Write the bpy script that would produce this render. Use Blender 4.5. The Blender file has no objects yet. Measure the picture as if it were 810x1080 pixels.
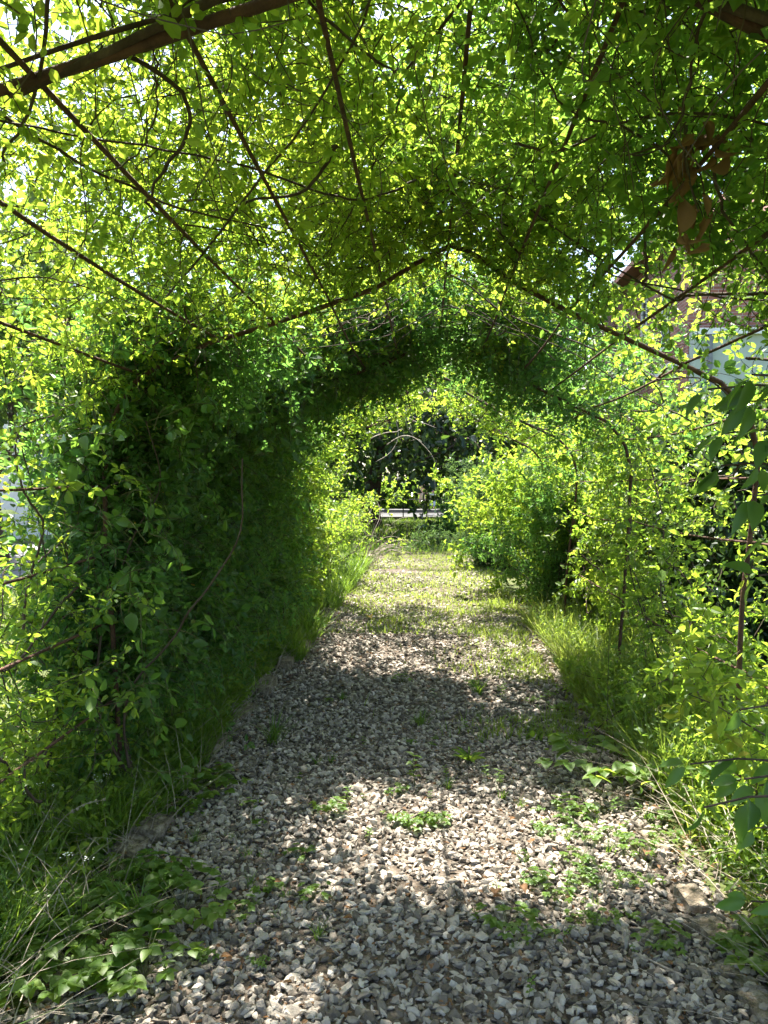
import bpy, math, random
import numpy as np
from mathutils import Vector

R = math.radians
sc = bpy.context.scene
COL = sc.collection
rng = np.random.default_rng(7)
random.seed(7)

# ------------------------------------------------------------------ render / camera / light
sc.render.engine = 'CYCLES'
sc.view_settings.view_transform = 'Standard'
sc.view_settings.look = 'None'
sc.view_settings.gamma = 1
sc.view_settings.exposure = 2.42
sc.view_settings.use_curve_mapping = False
cy = sc.cycles
cy.max_bounces = 9
cy.diffuse_bounces = 7
cy.transmission_bounces = 6
cy.glossy_bounces = 2
cy.transparent_max_bounces = 4
cy.caustics_reflective = False
cy.caustics_refractive = False
cy.sample_clamp_indirect = 6
cy.use_adaptive_sampling = True
cy.adaptive_threshold = 0.02
cy.use_denoising = True

cam_d = bpy.data.cameras.new('camera')
cam = bpy.data.objects.new('camera', cam_d)
COL.objects.link(cam)
cam.location = (0, 0, 1.55)
cam.rotation_euler = (R(90 - 2.1), 0, R(3.17))
cam_d.sensor_fit = 'VERTICAL'
cam_d.sensor_height = 36
cam_d.lens = 27.07
cam_d.clip_start = 0.05
cam_d.clip_end = 1500
sc.camera = cam

SUN_EL, SUN_AZ = 67.0, -16.0          # azimuth from +Y, positive to the right
world = bpy.data.worlds.new('World')
sc.world = world
world.use_nodes = True
wn = world.node_tree
sky = wn.nodes.new('ShaderNodeTexSky')
sky.sky_type = 'NISHITA'
sky.sun_disc = False
sky.sun_elevation = R(SUN_EL)
sky.sun_rotation = R(SUN_AZ)
sky.air_density = 1.0
sky.dust_density = 2.0
sky.ozone_density = 0.4
bg = wn.nodes['Background']
bg.inputs['Strength'].default_value = 0.105
wn.links.new(sky.outputs[0], bg.inputs[0])
sd = bpy.data.lights.new('sun', 'SUN')
sd.energy = 5.0
sd.angle = R(0.5)
sd.color = (1.0, 0.95, 0.86)
sun = bpy.data.objects.new('sun', sd)
COL.objects.link(sun)
d = Vector((math.sin(R(SUN_AZ)) * math.cos(R(SUN_EL)), math.cos(R(SUN_AZ)) * math.cos(R(SUN_EL)), math.sin(R(SUN_EL))))
sun.rotation_euler = (-d).to_track_quat('-Z', 'Y').to_euler()
sun.location = d * 50

# ------------------------------------------------------------------ materials
def new_mat(name):
    m = bpy.data.materials.new(name)
    m.use_nodes = True
    nt = m.node_tree
    for n in list(nt.nodes):
        nt.nodes.remove(n)
    out = nt.nodes.new('ShaderNodeOutputMaterial')
    return m, nt, out

def ramp(nt, cols, src=None):
    r = nt.nodes.new('ShaderNodeValToRGB')
    el = r.color_ramp.elements
    while len(el) > 1:
        el.remove(el[-1])
    el[0].position = cols[0][0]
    el[0].color = (*cols[0][1], 1)
    for p, c in cols[1:]:
        e = el.new(p)
        e.color = (*c, 1)
    if src is not None:
        nt.links.new(src, r.inputs[0])
    return r

def leaf_mat(name, cols, trans, tmix=0.5, rough=0.45, spec=0.35):
    """cols: ramp of reflected colours over the random leaf value; trans: two transmitted colours"""
    m, nt, out = new_mat(name)
    geo = nt.nodes.new('ShaderNodeNewGeometry')
    tc = nt.nodes.new('ShaderNodeTexCoord')
    noi = nt.nodes.new('ShaderNodeTexNoise')
    noi.inputs['Scale'].default_value = 2.2
    noi.inputs['Detail'].default_value = 1.0
    nt.links.new(tc.outputs['Object'], noi.inputs['Vector'])
    mx = nt.nodes.new('ShaderNodeMath'); mx.operation = 'MULTIPLY_ADD'
    nt.links.new(geo.outputs['Random Per Island'], mx.inputs[0])
    mx.inputs[1].default_value = 0.62
    m2 = nt.nodes.new('ShaderNodeMath'); m2.operation = 'MULTIPLY_ADD'
    nt.links.new(noi.outputs['Fac'], m2.inputs[0])
    m2.inputs[1].default_value = 1.1
    m2.inputs[2].default_value = -0.36
    nt.links.new(m2.outputs[0], mx.inputs[2])
    r1 = ramp(nt, cols, mx.outputs[0])
    n = len(trans)
    r2 = ramp(nt, [(i / max(1, n - 1), c) for i, c in enumerate(trans)], mx.outputs[0])
    p = nt.nodes.new('ShaderNodeBsdfPrincipled')
    p.inputs['Roughness'].default_value = rough
    p.inputs['Specular IOR Level'].default_value = spec
    nt.links.new(r1.outputs[0], p.inputs['Base Color'])
    t = nt.nodes.new('ShaderNodeBsdfTranslucent')
    nt.links.new(r2.outputs[0], t.inputs['Color'])
    ms = nt.nodes.new('ShaderNodeMixShader')
    ms.inputs[0].default_value = tmix
    nt.links.new(p.outputs[0], ms.inputs[1])
    nt.links.new(t.outputs[0], ms.inputs[2])
    nt.links.new(ms.outputs[0], out.inputs[0])
    return m

def noise_mat(name, cols, scale=6, detail=6, rough=0.85, bump=0.0, bscale=None, stretch=None, island=0.0):
    m, nt, out = new_mat(name)
    tc = nt.nodes.new('ShaderNodeTexCoord')
    mp = nt.nodes.new('ShaderNodeMapping')
    if stretch:
        mp.inputs['Scale'].default_value = stretch
    nt.links.new(tc.outputs['Object'], mp.inputs[0])
    noi = nt.nodes.new('ShaderNodeTexNoise')
    noi.inputs['Scale'].default_value = scale
    noi.inputs['Detail'].default_value = detail
    noi.inputs['Roughness'].default_value = 0.62
    nt.links.new(mp.outputs[0], noi.inputs['Vector'])
    src = noi.outputs['Fac']
    if island:
        geo = nt.nodes.new('ShaderNodeNewGeometry')
        a = nt.nodes.new('ShaderNodeMath'); a.operation = 'MULTIPLY_ADD'
        nt.links.new(geo.outputs['Random Per Island'], a.inputs[0])
        a.inputs[1].default_value = island
        b = nt.nodes.new('ShaderNodeMath'); b.operation = 'MULTIPLY_ADD'
        nt.links.new(noi.outputs['Fac'], b.inputs[0])
        b.inputs[1].default_value = 1.0 - island * 0.6
        b.inputs[2].default_value = -0.2 * island
        nt.links.new(b.outputs[0], a.inputs[2])
        src = a.outputs[0]
    r = ramp(nt, cols, src)
    p = nt.nodes.new('ShaderNodeBsdfPrincipled')
    p.inputs['Roughness'].default_value = rough
    p.inputs['Specular IOR Level'].default_value = 0.25
    nt.links.new(r.outputs[0], p.inputs['Base Color'])
    if bump:
        n2 = nt.nodes.new('ShaderNodeTexNoise')
        n2.inputs['Scale'].default_value = bscale or scale * 4
        n2.inputs['Detail'].default_value = 5
        nt.links.new(mp.outputs[0], n2.inputs['Vector'])
        b = nt.nodes.new('ShaderNodeBump')
        b.inputs['Strength'].default_value = bump
        b.inputs['Distance'].default_value = 0.02
        nt.links.new(n2.outputs['Fac'], b.inputs['Height'])
        nt.links.new(b.outputs[0], p.inputs['Normal'])
    nt.links.new(p.outputs[0], out.inputs[0])
    return m

M = {}
M['vine_leaf'] = leaf_mat('vine_leaf', [(0, (.035, .085, .016)), (.5, (.058, .12, .02)), (.93, (.10, .165, .025)), (1, (.22, .20, .03))],
                          [(.24, .42, .04), (.41, .57, .05), (.57, .66, .06)], .55)
M['deep_shade_leaf'] = leaf_mat('deep_shade_leaf', [(0, (.03, .075, .024)), (.5, (.05, .11, .032)), (.95, (.085, .15, .04)), (1, (.2, .19, .04))],
                          [(.12, .29, .06), (.19, .40, .065), (.30, .50, .07)], .5)  # vine leaf toned darker and cooler: shade put into the colour
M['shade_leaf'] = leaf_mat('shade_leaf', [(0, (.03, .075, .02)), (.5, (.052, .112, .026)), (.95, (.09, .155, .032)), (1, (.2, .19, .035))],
                           [(.18, .38, .05), (.31, .51, .055), (.46, .61, .065)], .53)  # cooler vine leaf for the right roof, its shade painted in
M['lime_leaf'] = leaf_mat('lime_leaf', [(0, (.045, .10, .015)), (.5, (.075, .14, .02)), (1, (.13, .19, .03))],
                          [(.26, .46, .04), (.38, .56, .05), (.54, .62, .07)], .52)
M['broad_leaf'] = leaf_mat('broad_leaf', [(0, (.03, .08, .018)), (.6, (.05, .11, .022)), (1, (.09, .15, .03))],
                           [(.16, .34, .04), (.28, .46, .05)], .45, .38, .45)
M['unlit_leaf'] = leaf_mat('unlit_leaf', [(0, (.012, .03, .012)), (.6, (.022, .05, .018)), (1, (.05, .085, .03))],
                           [(.06, .14, .02), (.14, .24, .03)], .3, .35, .5)  # near-black green: shade of hedge and far tree crown put into the colour
M['conifer_leaf'] = leaf_mat('conifer_leaf', [(0, (.025, .06, .03)), (.6, (.05, .095, .045)), (1, (.085, .14, .06))],
                             [(.12, .24, .06), (.22, .34, .07)], .4)
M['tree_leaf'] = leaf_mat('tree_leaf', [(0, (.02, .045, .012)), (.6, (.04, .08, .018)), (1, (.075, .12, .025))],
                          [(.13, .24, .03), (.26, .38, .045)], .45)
M['weed_leaf'] = leaf_mat('weed_leaf', [(0, (.05, .11, .02)), (.6, (.09, .16, .025)), (1, (.14, .20, .035))],
                          [(.28, .46, .05), (.44, .56, .06)], .5)
M['grass_blade'] = leaf_mat('grass_blade', [(0, (.03, .075, .014)), (.55, (.06, .12, .02)), (.9, (.11, .16, .035)), (1, (.25, .22, .09))],
                            [(.18, .36, .03), (.36, .50, .05)], .42)  # darker grass tone, shade of left verge and far lawn painted in
M['lit_blade'] = leaf_mat('lit_blade', [(0, (.05, .10, .018)), (.6, (.09, .14, .025)), (1, (.18, .19, .05))],
                           [(.30, .44, .05), (.46, .54, .08)], .45)  # brighter copy of the grass, sunlight put into the colour
M['dry_leaf'] = leaf_mat('dry_leaf', [(0, (.11, .06, .035)), (.6, (.20, .115, .06)), (1, (.30, .2, .11))],
                         [(.34, .16, .06), (.45, .25, .1)], .35, .7, .2)
M['yellow_leaf'] = leaf_mat('yellow_leaf', [(0, (.35, .20, .03)), (1, (.45, .33, .05))], [(.55, .33, .05), (.65, .5, .08)], .4)
M['bark'] = noise_mat('bark', [(.3, (.035, .024, .018)), (.55, (.075, .052, .04)), (.8, (.13, .10, .08))], 14, 6, .9, .6, 60, (1, 1, .3))
M['twig'] = noise_mat('twig', [(.3, (.04, .03, .02)), (.7, (.10, .075, .05))], 30, 2, .8)
M['green_twig'] = noise_mat('green_twig', [(.3, (.05, .07, .02)), (.7, (.12, .11, .045))], 30, 2, .7)
M['pale_twig'] = noise_mat('pale_twig', [(.3, (.20, .16, .12)), (.7, (.36, .31, .25))], 30, 2, .8)
M['rusty_steel'] = noise_mat('rusty_steel', [(.3, (.045, .026, .022)), (.5, (.085, .045, .034)), (.75, (.15, .075, .045))], 18, 8, .8, .4, 90)
M['stone'] = noise_mat('stone', [(.1, (.085, .070, .055)), (.35, (.175, .147, .117)), (.6, (.28, .242, .198)), (.85, (.385, .34, .285)), (1, (.50, .45, .385))], 30, 4, .85, .35, 120, None, .85)
M['shaded_path_soil'] = noise_mat('shaded_path_soil', [(.3, (.045, .034, .024)), (.5, (.09, .07, .052)), (.7, (.17, .14, .11))], 28, 8, .95, .9, 60)  # soil under the gravel, darkened to paint in shadow between stones
M['soil_grass'] = noise_mat('soil_grass', [(.3, (.035, .05, .014)), (.5, (.06, .075, .02)), (.7, (.10, .095, .04))], 2.2, 8, .95, .6, 30)
M['drive'] = noise_mat('drive', [(.3, (.16, .155, .15)), (.7, (.30, .29, .28))], 40, 8, .95, .8, 80)
M['asphalt'] = noise_mat('asphalt', [(.3, (.045, .045, .047)), (.7, (.075, .074, .073))], 20, 8, .9, .3, 80)
M['concrete'] = noise_mat('concrete', [(.3, (.075, .073, .07)), (.7, (.11, .108, .103))], 8, 8, .9, .3, 60)
M['edge_stone'] = noise_mat('edge_stone', [(.3, (.07, .058, .038)), (.45, (.17, .135, .095)), (.58, (.27, .225, .17)), (.75, (.40, .34, .27))], 26, 12, .95, 1.0, 70)
M['white_paint'] = noise_mat('white_paint', [(.3, (.62, .62, .6)), (.7, (.78, .78, .76))], 4, 4, .6)
M['sage_render'] = noise_mat('sage_render', [(.3, (.33, .38, .32)), (.7, (.41, .455, .39))], 3, 6, .9, .2, 60)
M['cream_render'] = noise_mat('cream_render', [(.3, (.60, .60, .58)), (.7, (.70, .70, .68))], 3, 6, .9, .2, 60)
M['roof_tile'] = noise_mat('roof_tile', [(.3, (.10, .05, .04)), (.7, (.20, .09, .065))], 10, 6, .9, .5, 30)
M['grey_metal'] = noise_mat('grey_metal', [(.3, (.13, .14, .15)), (.7, (.2, .21, .22))], 6, 4, .5)
M['dark_metal'] = noise_mat('dark_metal', [(.3, (.02, .02, .022)), (.7, (.05, .05, .05))], 6, 4, .6)
M['glass'] = noise_mat('glass', [(.3, (.02, .025, .03)), (.7, (.05, .06, .07))], 2, 2, .08)
M['canvas'] = noise_mat('canvas', [(.3, (.66, .66, .66)), (.7, (.76, .76, .76))], 3, 4, .8)
M['skin'] = noise_mat('skin', [(.3, (.45, .26, .18)), (.7, (.55, .33, .24))], 5, 2, .6)
M['hair'] = noise_mat('hair', [(.3, (.02, .014, .01)), (.7, (.05, .035, .025))], 30, 2, .6)
M['peach_cloth'] = noise_mat('peach_cloth', [(.3, (.62, .33, .20)), (.7, (.72, .42, .28))], 8, 3, .9)
M['tan_cloth'] = noise_mat('tan_cloth', [(.3, (.50, .36, .24)), (.7, (.58, .43, .30))], 8, 3, .9)
M['blue_cloth'] = noise_mat('blue_cloth', [(.3, (.04, .12, .42)), (.7, (.07, .17, .5))], 8, 3, .9)
M['pale_cloth'] = noise_mat('pale_cloth', [(.3, (.42, .52, .66)), (.7, (.5, .6, .72))], 8, 3, .9)
M['petal'] = noise_mat('petal', [(.3, (.7, .7, .66)), (.7, (.82, .82, .78))], 8, 2, .7)

def brick_mat():
    m, nt, out = new_mat('brick')
    tc = nt.nodes.new('ShaderNodeTexCoord')
    sep = nt.nodes.new('ShaderNodeSeparateXYZ')
    nt.links.new(tc.outputs['Object'], sep.inputs[0])
    add = nt.nodes.new('ShaderNodeMath'); add.operation = 'ADD'
    nt.links.new(sep.outputs[0], add.inputs[0]); nt.links.new(sep.outputs[1], add.inputs[1])
    cmb = nt.nodes.new('ShaderNodeCombineXYZ')
    nt.links.new(add.outputs[0], cmb.inputs[0]); nt.links.new(sep.outputs[2], cmb.inputs[1])
    b = nt.nodes.new('ShaderNodeTexBrick')
    b.inputs['Scale'].default_value = 1.0
    b.inputs['Brick Width'].default_value = 0.22
    b.inputs['Row Height'].default_value = 0.075
    b.inputs['Mortar Size'].default_value = 0.007
    b.inputs['Color1'].default_value = (.20, .07, .05, 1)
    b.inputs['Color2'].default_value = (.32, .13, .085, 1)
    b.inputs['Mortar'].default_value = (.32, .27, .24, 1)
    nt.links.new(cmb.outputs[0], b.inputs['Vector'])
    p = nt.nodes.new('ShaderNodeBsdfPrincipled')
    p.inputs['Roughness'].default_value = 0.9
    nt.links.new(b.outputs['Color'], p.inputs['Base Color'])
    nt.links.new(p.outputs[0], out.inputs[0])
    return m
M['brick'] = brick_mat()

# ------------------------------------------------------------------ mesh helpers
class Geo:
    """collects (verts, faces) numpy blocks; one Blender mesh object in the end"""
    def __init__(self):
        self.v = []; self.f = []; self.n = 0
    def add(self, v, *faces):
        v = np.asarray(v, dtype=np.float32).reshape(-1, 3)
        for f in faces:
            f = np.asarray(f, dtype=np.int64)
            if f.size:
                self.f.append(f + self.n)
        self.v.append(v); self.n += len(v)
    def box(self, x0, x1, y0, y1, z0, z1):
        v = [(x, y, z) for z in (z0, z1) for y in (y0, y1) for x in (x0, x1)]
        self.add(v, [(0, 2, 3, 1), (4, 5, 7, 6), (0, 1, 5, 4), (2, 6, 7, 3), (0, 4, 6, 2), (1, 3, 7, 5)])
    def build(self, name, mat, parent=None, smooth=False, bevel=0.0):
        me = bpy.data.meshes.new(name)
        if self.v:
            V = np.concatenate(self.v)
            me.vertices.add(len(V))
            me.vertices.foreach_set('co', V.ravel())
            loops = np.concatenate([f.ravel() for f in self.f]).astype(np.int32)
            sizes = np.concatenate([np.full(len(f), f.shape[1], np.int32) for f in self.f])
            starts = np.concatenate(([0], np.cumsum(sizes)[:-1])).astype(np.int32)
            me.loops.add(len(loops))
            me.loops.foreach_set('vertex_index', loops)
            me.polygons.add(len(sizes))
            me.polygons.foreach_set('loop_start', starts)
            me.polygons.foreach_set('loop_total', sizes)
            me.polygons.foreach_set('use_smooth', np.full(len(sizes), smooth, dtype=bool))
            me.update(calc_edges=True)
            me.validate()
        me.materials.append(mat)
        o = bpy.data.objects.new(name, me)
        COL.objects.link(o)
        if parent is not None:
            o.parent = parent
        if bevel:
            b = o.modifiers.new('bevel', 'BEVEL'); b.width = bevel; b.segments = 2
        return o

def tag(o, label=None, cat=None, group=None, kind=None):
    if label: o['label'] = label
    if cat: o['category'] = cat
    if group: o['group'] = group
    if kind: o['kind'] = kind
    return o

def thing(name, label, cat, loc=(0, 0, 0), group=None, rz=0):
    o = bpy.data.objects.new(name, None)
    COL.objects.link(o)
    o.empty_display_size = 0.1
    o.location = loc
    o.rotation_euler = (0, 0, rz)
    return tag(o, label, cat, group)

def copy_tree(o, parent=None):
    c = o.copy()
    COL.objects.link(c)
    if parent is not None:
        c.parent = parent
    for ch in list(o.children):
        copy_tree(ch, c)
    return c

def norm(a):
    return a / np.maximum(np.linalg.norm(a, axis=-1, keepdims=True), 1e-9)

def tubes(g, P, rad, sides=4):
    """P (N,K,3) polylines, rad (N,K) or (K,) radii"""
    P = np.asarray(P, float)
    if P.ndim == 2:
        P = P[None]
    N, K, _ = P.shape
    rad = np.broadcast_to(np.asarray(rad, float), (N, K))
    T = np.empty_like(P)
    T[:, 1:-1] = P[:, 2:] - P[:, :-2]
    T[:, 0] = P[:, 1] - P[:, 0]
    T[:, -1] = P[:, -1] - P[:, -2]
    T = norm(T)
    up = np.where(np.abs(T[..., 2:3]) > 0.9, np.array([1.0, 0.13, 0]), np.array([0.0, 0.11, 1.0]))
    # keep one reference per polyline so rings do not flip
    upm = np.where(np.abs(T[..., 2]).mean(1)[:, None, None] > 0.75, np.array([1.0, 0.13, 0]), np.array([0.0, 0.11, 1.0]))
    U = norm(np.cross(np.broadcast_to(upm, T.shape) + 0 * up, T))
    W = np.cross(T, U)
    a = np.arange(sides) * 2 * math.pi / sides
    ring = U[:, :, None, :] * np.cos(a)[None, None, :, None] + W[:, :, None, :] * np.sin(a)[None, None, :, None]
    V = P[:, :, None, :] + ring * rad[:, :, None, None]
    base = (np.arange(N) * K * sides)[:, None, None]
    k = np.arange(K - 1)[None, :, None] * sides
    s = np.arange(sides)[None, None, :]
    s2 = (s + 1) % sides
    F = np.stack([base + k + s, base + k + s2, base + k + sides + s2, base + k + sides + s], -1).reshape(-1, 4)
    caps = []
    if sides == 4:
        b = np.arange(N)[:, None] * K * sides
        caps = [np.concatenate([b + [[3, 2, 1, 0]], b + (K - 1) * sides + [[0, 1, 2, 3]]])]
    g.add(V.reshape(-1, 3), F, *caps)

# leaf templates: x across, y along, z normal
def leaf_simple():
    v = np.array([(0, 0, 0), (-.44, .24, .08), (-.47, .63, .05), (0, 1, -.10), (.47, .63, .05), (.44, .24, .08)], float)
    return v, np.array([(0, 3, 2, 1), (0, 5, 4, 3)])

def leaf_broad(rows=6, droop=.28, fold=.16, pos=.38):
    ts = np.linspace(0, 1, rows)
    v = []
    for t in ts:
        w = .5 * (math.sin(math.pi * t ** (math.log(.5) / math.log(pos))) ** .8 if 0 < t < 1 else 0.0)
        z = -droop * t * t
        for s in (-1, 0, 1):
            v.append((s * max(w, .004), t, z + fold * abs(s) * w * 1.2))
    f = []
    for i in range(rows - 1):
        for j in range(2):
            a = i * 3 + j
            f.append((a, a + 1, a + 4, a + 3))
    return np.array(v, float), np.array(f)
T_S = leaf_simple()
T_B = leaf_broad()
T_NEEDLE = (np.array([(0, 0, 0), (-.5, .5, 0), (0, 1, -.1), (.5, .5, 0)], float), np.array([(0, 3, 2, 1)]))

def leaves(g, pos, axis, nor, length, width, tmpl=T_S):
    tv, tf = tmpl
    n = len(pos)
    if n == 0:
        return
    y = norm(axis)
    x = norm(np.cross(y, nor))
    z = np.cross(x, y)
    L = np.broadcast_to(length, (n,))[:, None, None]
    Wd = np.broadcast_to(width, (n,))[:, None, None]
    V = (pos[:, None, :] + x[:, None, :] * (tv[None, :, 0:1] * Wd) + y[:, None, :] * (tv[None, :, 1:2] * L)
         + z[:, None, :] * (tv[None, :, 2:3] * L))
    F = (tf[None] + (np.arange(n) * len(tv))[:, None, None]).reshape(-1, tf.shape[1])
    g.add(V.reshape(-1, 3), F)

def rand_dirs(n, r):
    return norm(r.normal(size=(n, 3)))

def grow(starts, dirs, npts, step, wander, pull, r, decay=1.0):
    """vectorised shoots: returns (N, npts, 3)"""
    n = len(starts)
    P = np.empty((n, npts, 3)); P[:, 0] = starts
    D = norm(dirs)
    step = np.broadcast_to(step, (n,))[:, None]
    pull = np.asarray(pull, float)
    w = rand_dirs(n, r) * wander * .5
    for k in range(1, npts):
        w = w * .7 + r.normal(size=(n, 3)) * wander * .5
        D = norm(D + w + pull * (k / npts) ** decay)
        P[:, k] = P[:, k - 1] + D * step
    return P

def leaf_on_shoots(g, P, r, per_node, size, ratio=.5, up=.7, first=1, spread=.5, tmpl=T_S, keep=None, petiole=.5, sun=(0, 0, 1), fill=1.0, whorl=False):
    """clusters of leaves at each node of the shoots"""
    N, K, _ = P.shape
    nodes = P[:, first:].reshape(-1, 3)
    tang = np.repeat((P[:, -1] - P[:, 0])[:, None], K - first, 1).reshape(-1, 3)
    if fill < 1:
        m = r.random(len(nodes)) < fill
        nodes, tang = nodes[m], tang[m]
    pos = np.repeat(nodes, per_node, 0)
    tg = np.repeat(norm(tang), per_node, 0)
    n = len(pos)
    ax = norm(rand_dirs(n, r) * (1 - spread * .4) + tg * spread)
    ax[:, 2] -= .18
    ax = norm(ax)
    s = size * np.clip(r.normal(1, .24, n), .45, 1.7)
    if whorl:
        m = len(nodes)
        cn = norm(np.asarray(sun) * up + rand_dirs(m, r) * (1.0 - up * .45))
        u = norm(np.cross(cn, rand_dirs(m, r))); v = np.cross(cn, u)
        pd = norm(u + cn * r.uniform(-.4, .6, (m, 1))) * size * r.uniform(.3, 1.5, (m, 1))
        gs_ = np.exp(r.normal(0, .30, m))
        ang = (np.tile(np.arange(per_node), m) - (per_node - 1) / 2) * (4.6 / per_node) + r.normal(0, .22, n)
        U, Vv, Cn = (np.repeat(q, per_node, 0) for q in (u, v, cn))
        ax = norm(U * np.cos(ang)[:, None] + Vv * np.sin(ang)[:, None] + Cn * r.normal(-.12, .2, (n, 1)))
        s = size * np.repeat(gs_, per_node) * np.clip(r.normal(1, .15, n), .5, 1.5)
        pos = nodes.repeat(per_node, 0) + np.repeat(pd, per_node, 0) + ax * (s * .18)[:, None]
        nor = norm(Cn + rand_dirs(n, r) * .38)
        if keep is not None:
            k = keep(pos)
            pos, ax, s, nor = pos[k], ax[k], s[k], nor[k]
        leaves(g, pos, ax, nor, s, s * ratio * np.clip(r.normal(1, .12, len(pos)), .7, 1.3), tmpl)
        return len(pos)
    pos = pos + ax * (s * petiole)[:, None] * r.random(n)[:, None] + r.normal(size=(n, 3)) * size * .12
    if keep is not None:
        k = keep(pos)
        pos, ax, s = pos[k], ax[k], s[k]
        n = len(pos)
    nor = norm(np.asarray(sun) * up + rand_dirs(n, r) * (1 - up * .45))
    leaves(g, pos, ax, nor, s, s * ratio * np.clip(r.normal(1, .12, n), .7, 1.3), tmpl)
    return n

class Noise:
    def __init__(self, seed, freq, n=7):
        r = np.random.default_rng(seed)
        self.k = rand_dirs(n, r) * freq * r.uniform(.6, 1.7, n)[:, None]
        self.p = r.uniform(0, 6.28, n); self.n = n
    def __call__(self, P):
        return np.sin(P @ self.k.T + self.p).sum(1) / math.sqrt(self.n)

# ------------------------------------------------------------------ ground, path, drive, road
def ground_sheet():
    g = Geo()
    xs = np.concatenate([[-700, -200, -60, -25], np.linspace(-12, 12, 41), [25, 60, 200, 700]])
    ys = np.concatenate([[-300, -60, -12], np.linspace(-3, 27, 51), [60, 120, 300, 1200]])
    X, Y = np.meshgrid(xs, ys)
    Z = np.zeros_like(X)
    near = (np.abs(X) < 12.1) & (Y < 27.1) & (Y > -3.1)
    bump = .03 * np.sin(X * 2.1 + 1) * np.sin(Y * 1.3)
    out = np.clip((np.abs(X) - 1.9) / 1.0, 0, 1)
    Z = np.where(near & (np.abs(X) < 6) & (Y < 9.5), bump * out + .02 * out, 0)
    V = np.stack([X, Y, Z], -1).reshape(-1, 3)
    nx = len(xs)
    i, j = np.meshgrid(np.arange(len(ys) - 1), np.arange(nx - 1), indexing='ij')
    a = (i * nx + j).ravel()
    g.add(V, np.stack([a, a + 1, a + nx + 1, a + nx], -1))
    o = g.build('ground', M['soil_grass'], smooth=True)
    return tag(o, kind='structure')
ground_sheet()

def sheet(name, pts, z, mat):
    g = Geo()
    g.add([(x, y, z) for x, y in pts], [tuple(range(len(pts)))])
    return tag(g.build(name, mat), kind='structure')

def path_edges(y):
    l = -1.16 + .06 * math.sin(y * .9) + .02 * math.sin(y * 2.7)
    r_ = 1.08 + .07 * math.sin(y * .8 + 2) + .02 * math.sin(y * 3.1)
    return l, r_
ys = np.linspace(-2, 17.4, 70)
g = Geo()
V = []
for y in ys:
    l, r_ = path_edges(y)
    for t in np.linspace(0, 1, 9):
        V.append((l + (r_ - l) * t, y, .005 + .008 * math.sin(math.pi * t)))
f = []
for i in range(len(ys) - 1):
    for j in range(8):
        a = i * 9 + j
        f.append((a, a + 1, a + 10, a + 9))
g.add(V, f)
tag(g.build('path', M['shaded_path_soil'], smooth=True), kind='structure')
sheet('driveway', [(-16, 10.2), (-2.9, 11.2), (-3.4, 19), (-16, 19)], .024, M['drive'])
# street beyond the garden
sheet('road', [(-90, 35.4), (90, 35.4), (90, 42), (-90, 42)], .01, M['asphalt'])
for nm, y0, y1 in (('pavement', 33.2, 35.4), ('pavement', 42, 44)):
    g = Geo(); g.box(-90, 90, y0, y1, -.1, .13)
    tag(g.build(nm, M['concrete'], bevel=.02), kind='structure')

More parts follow.
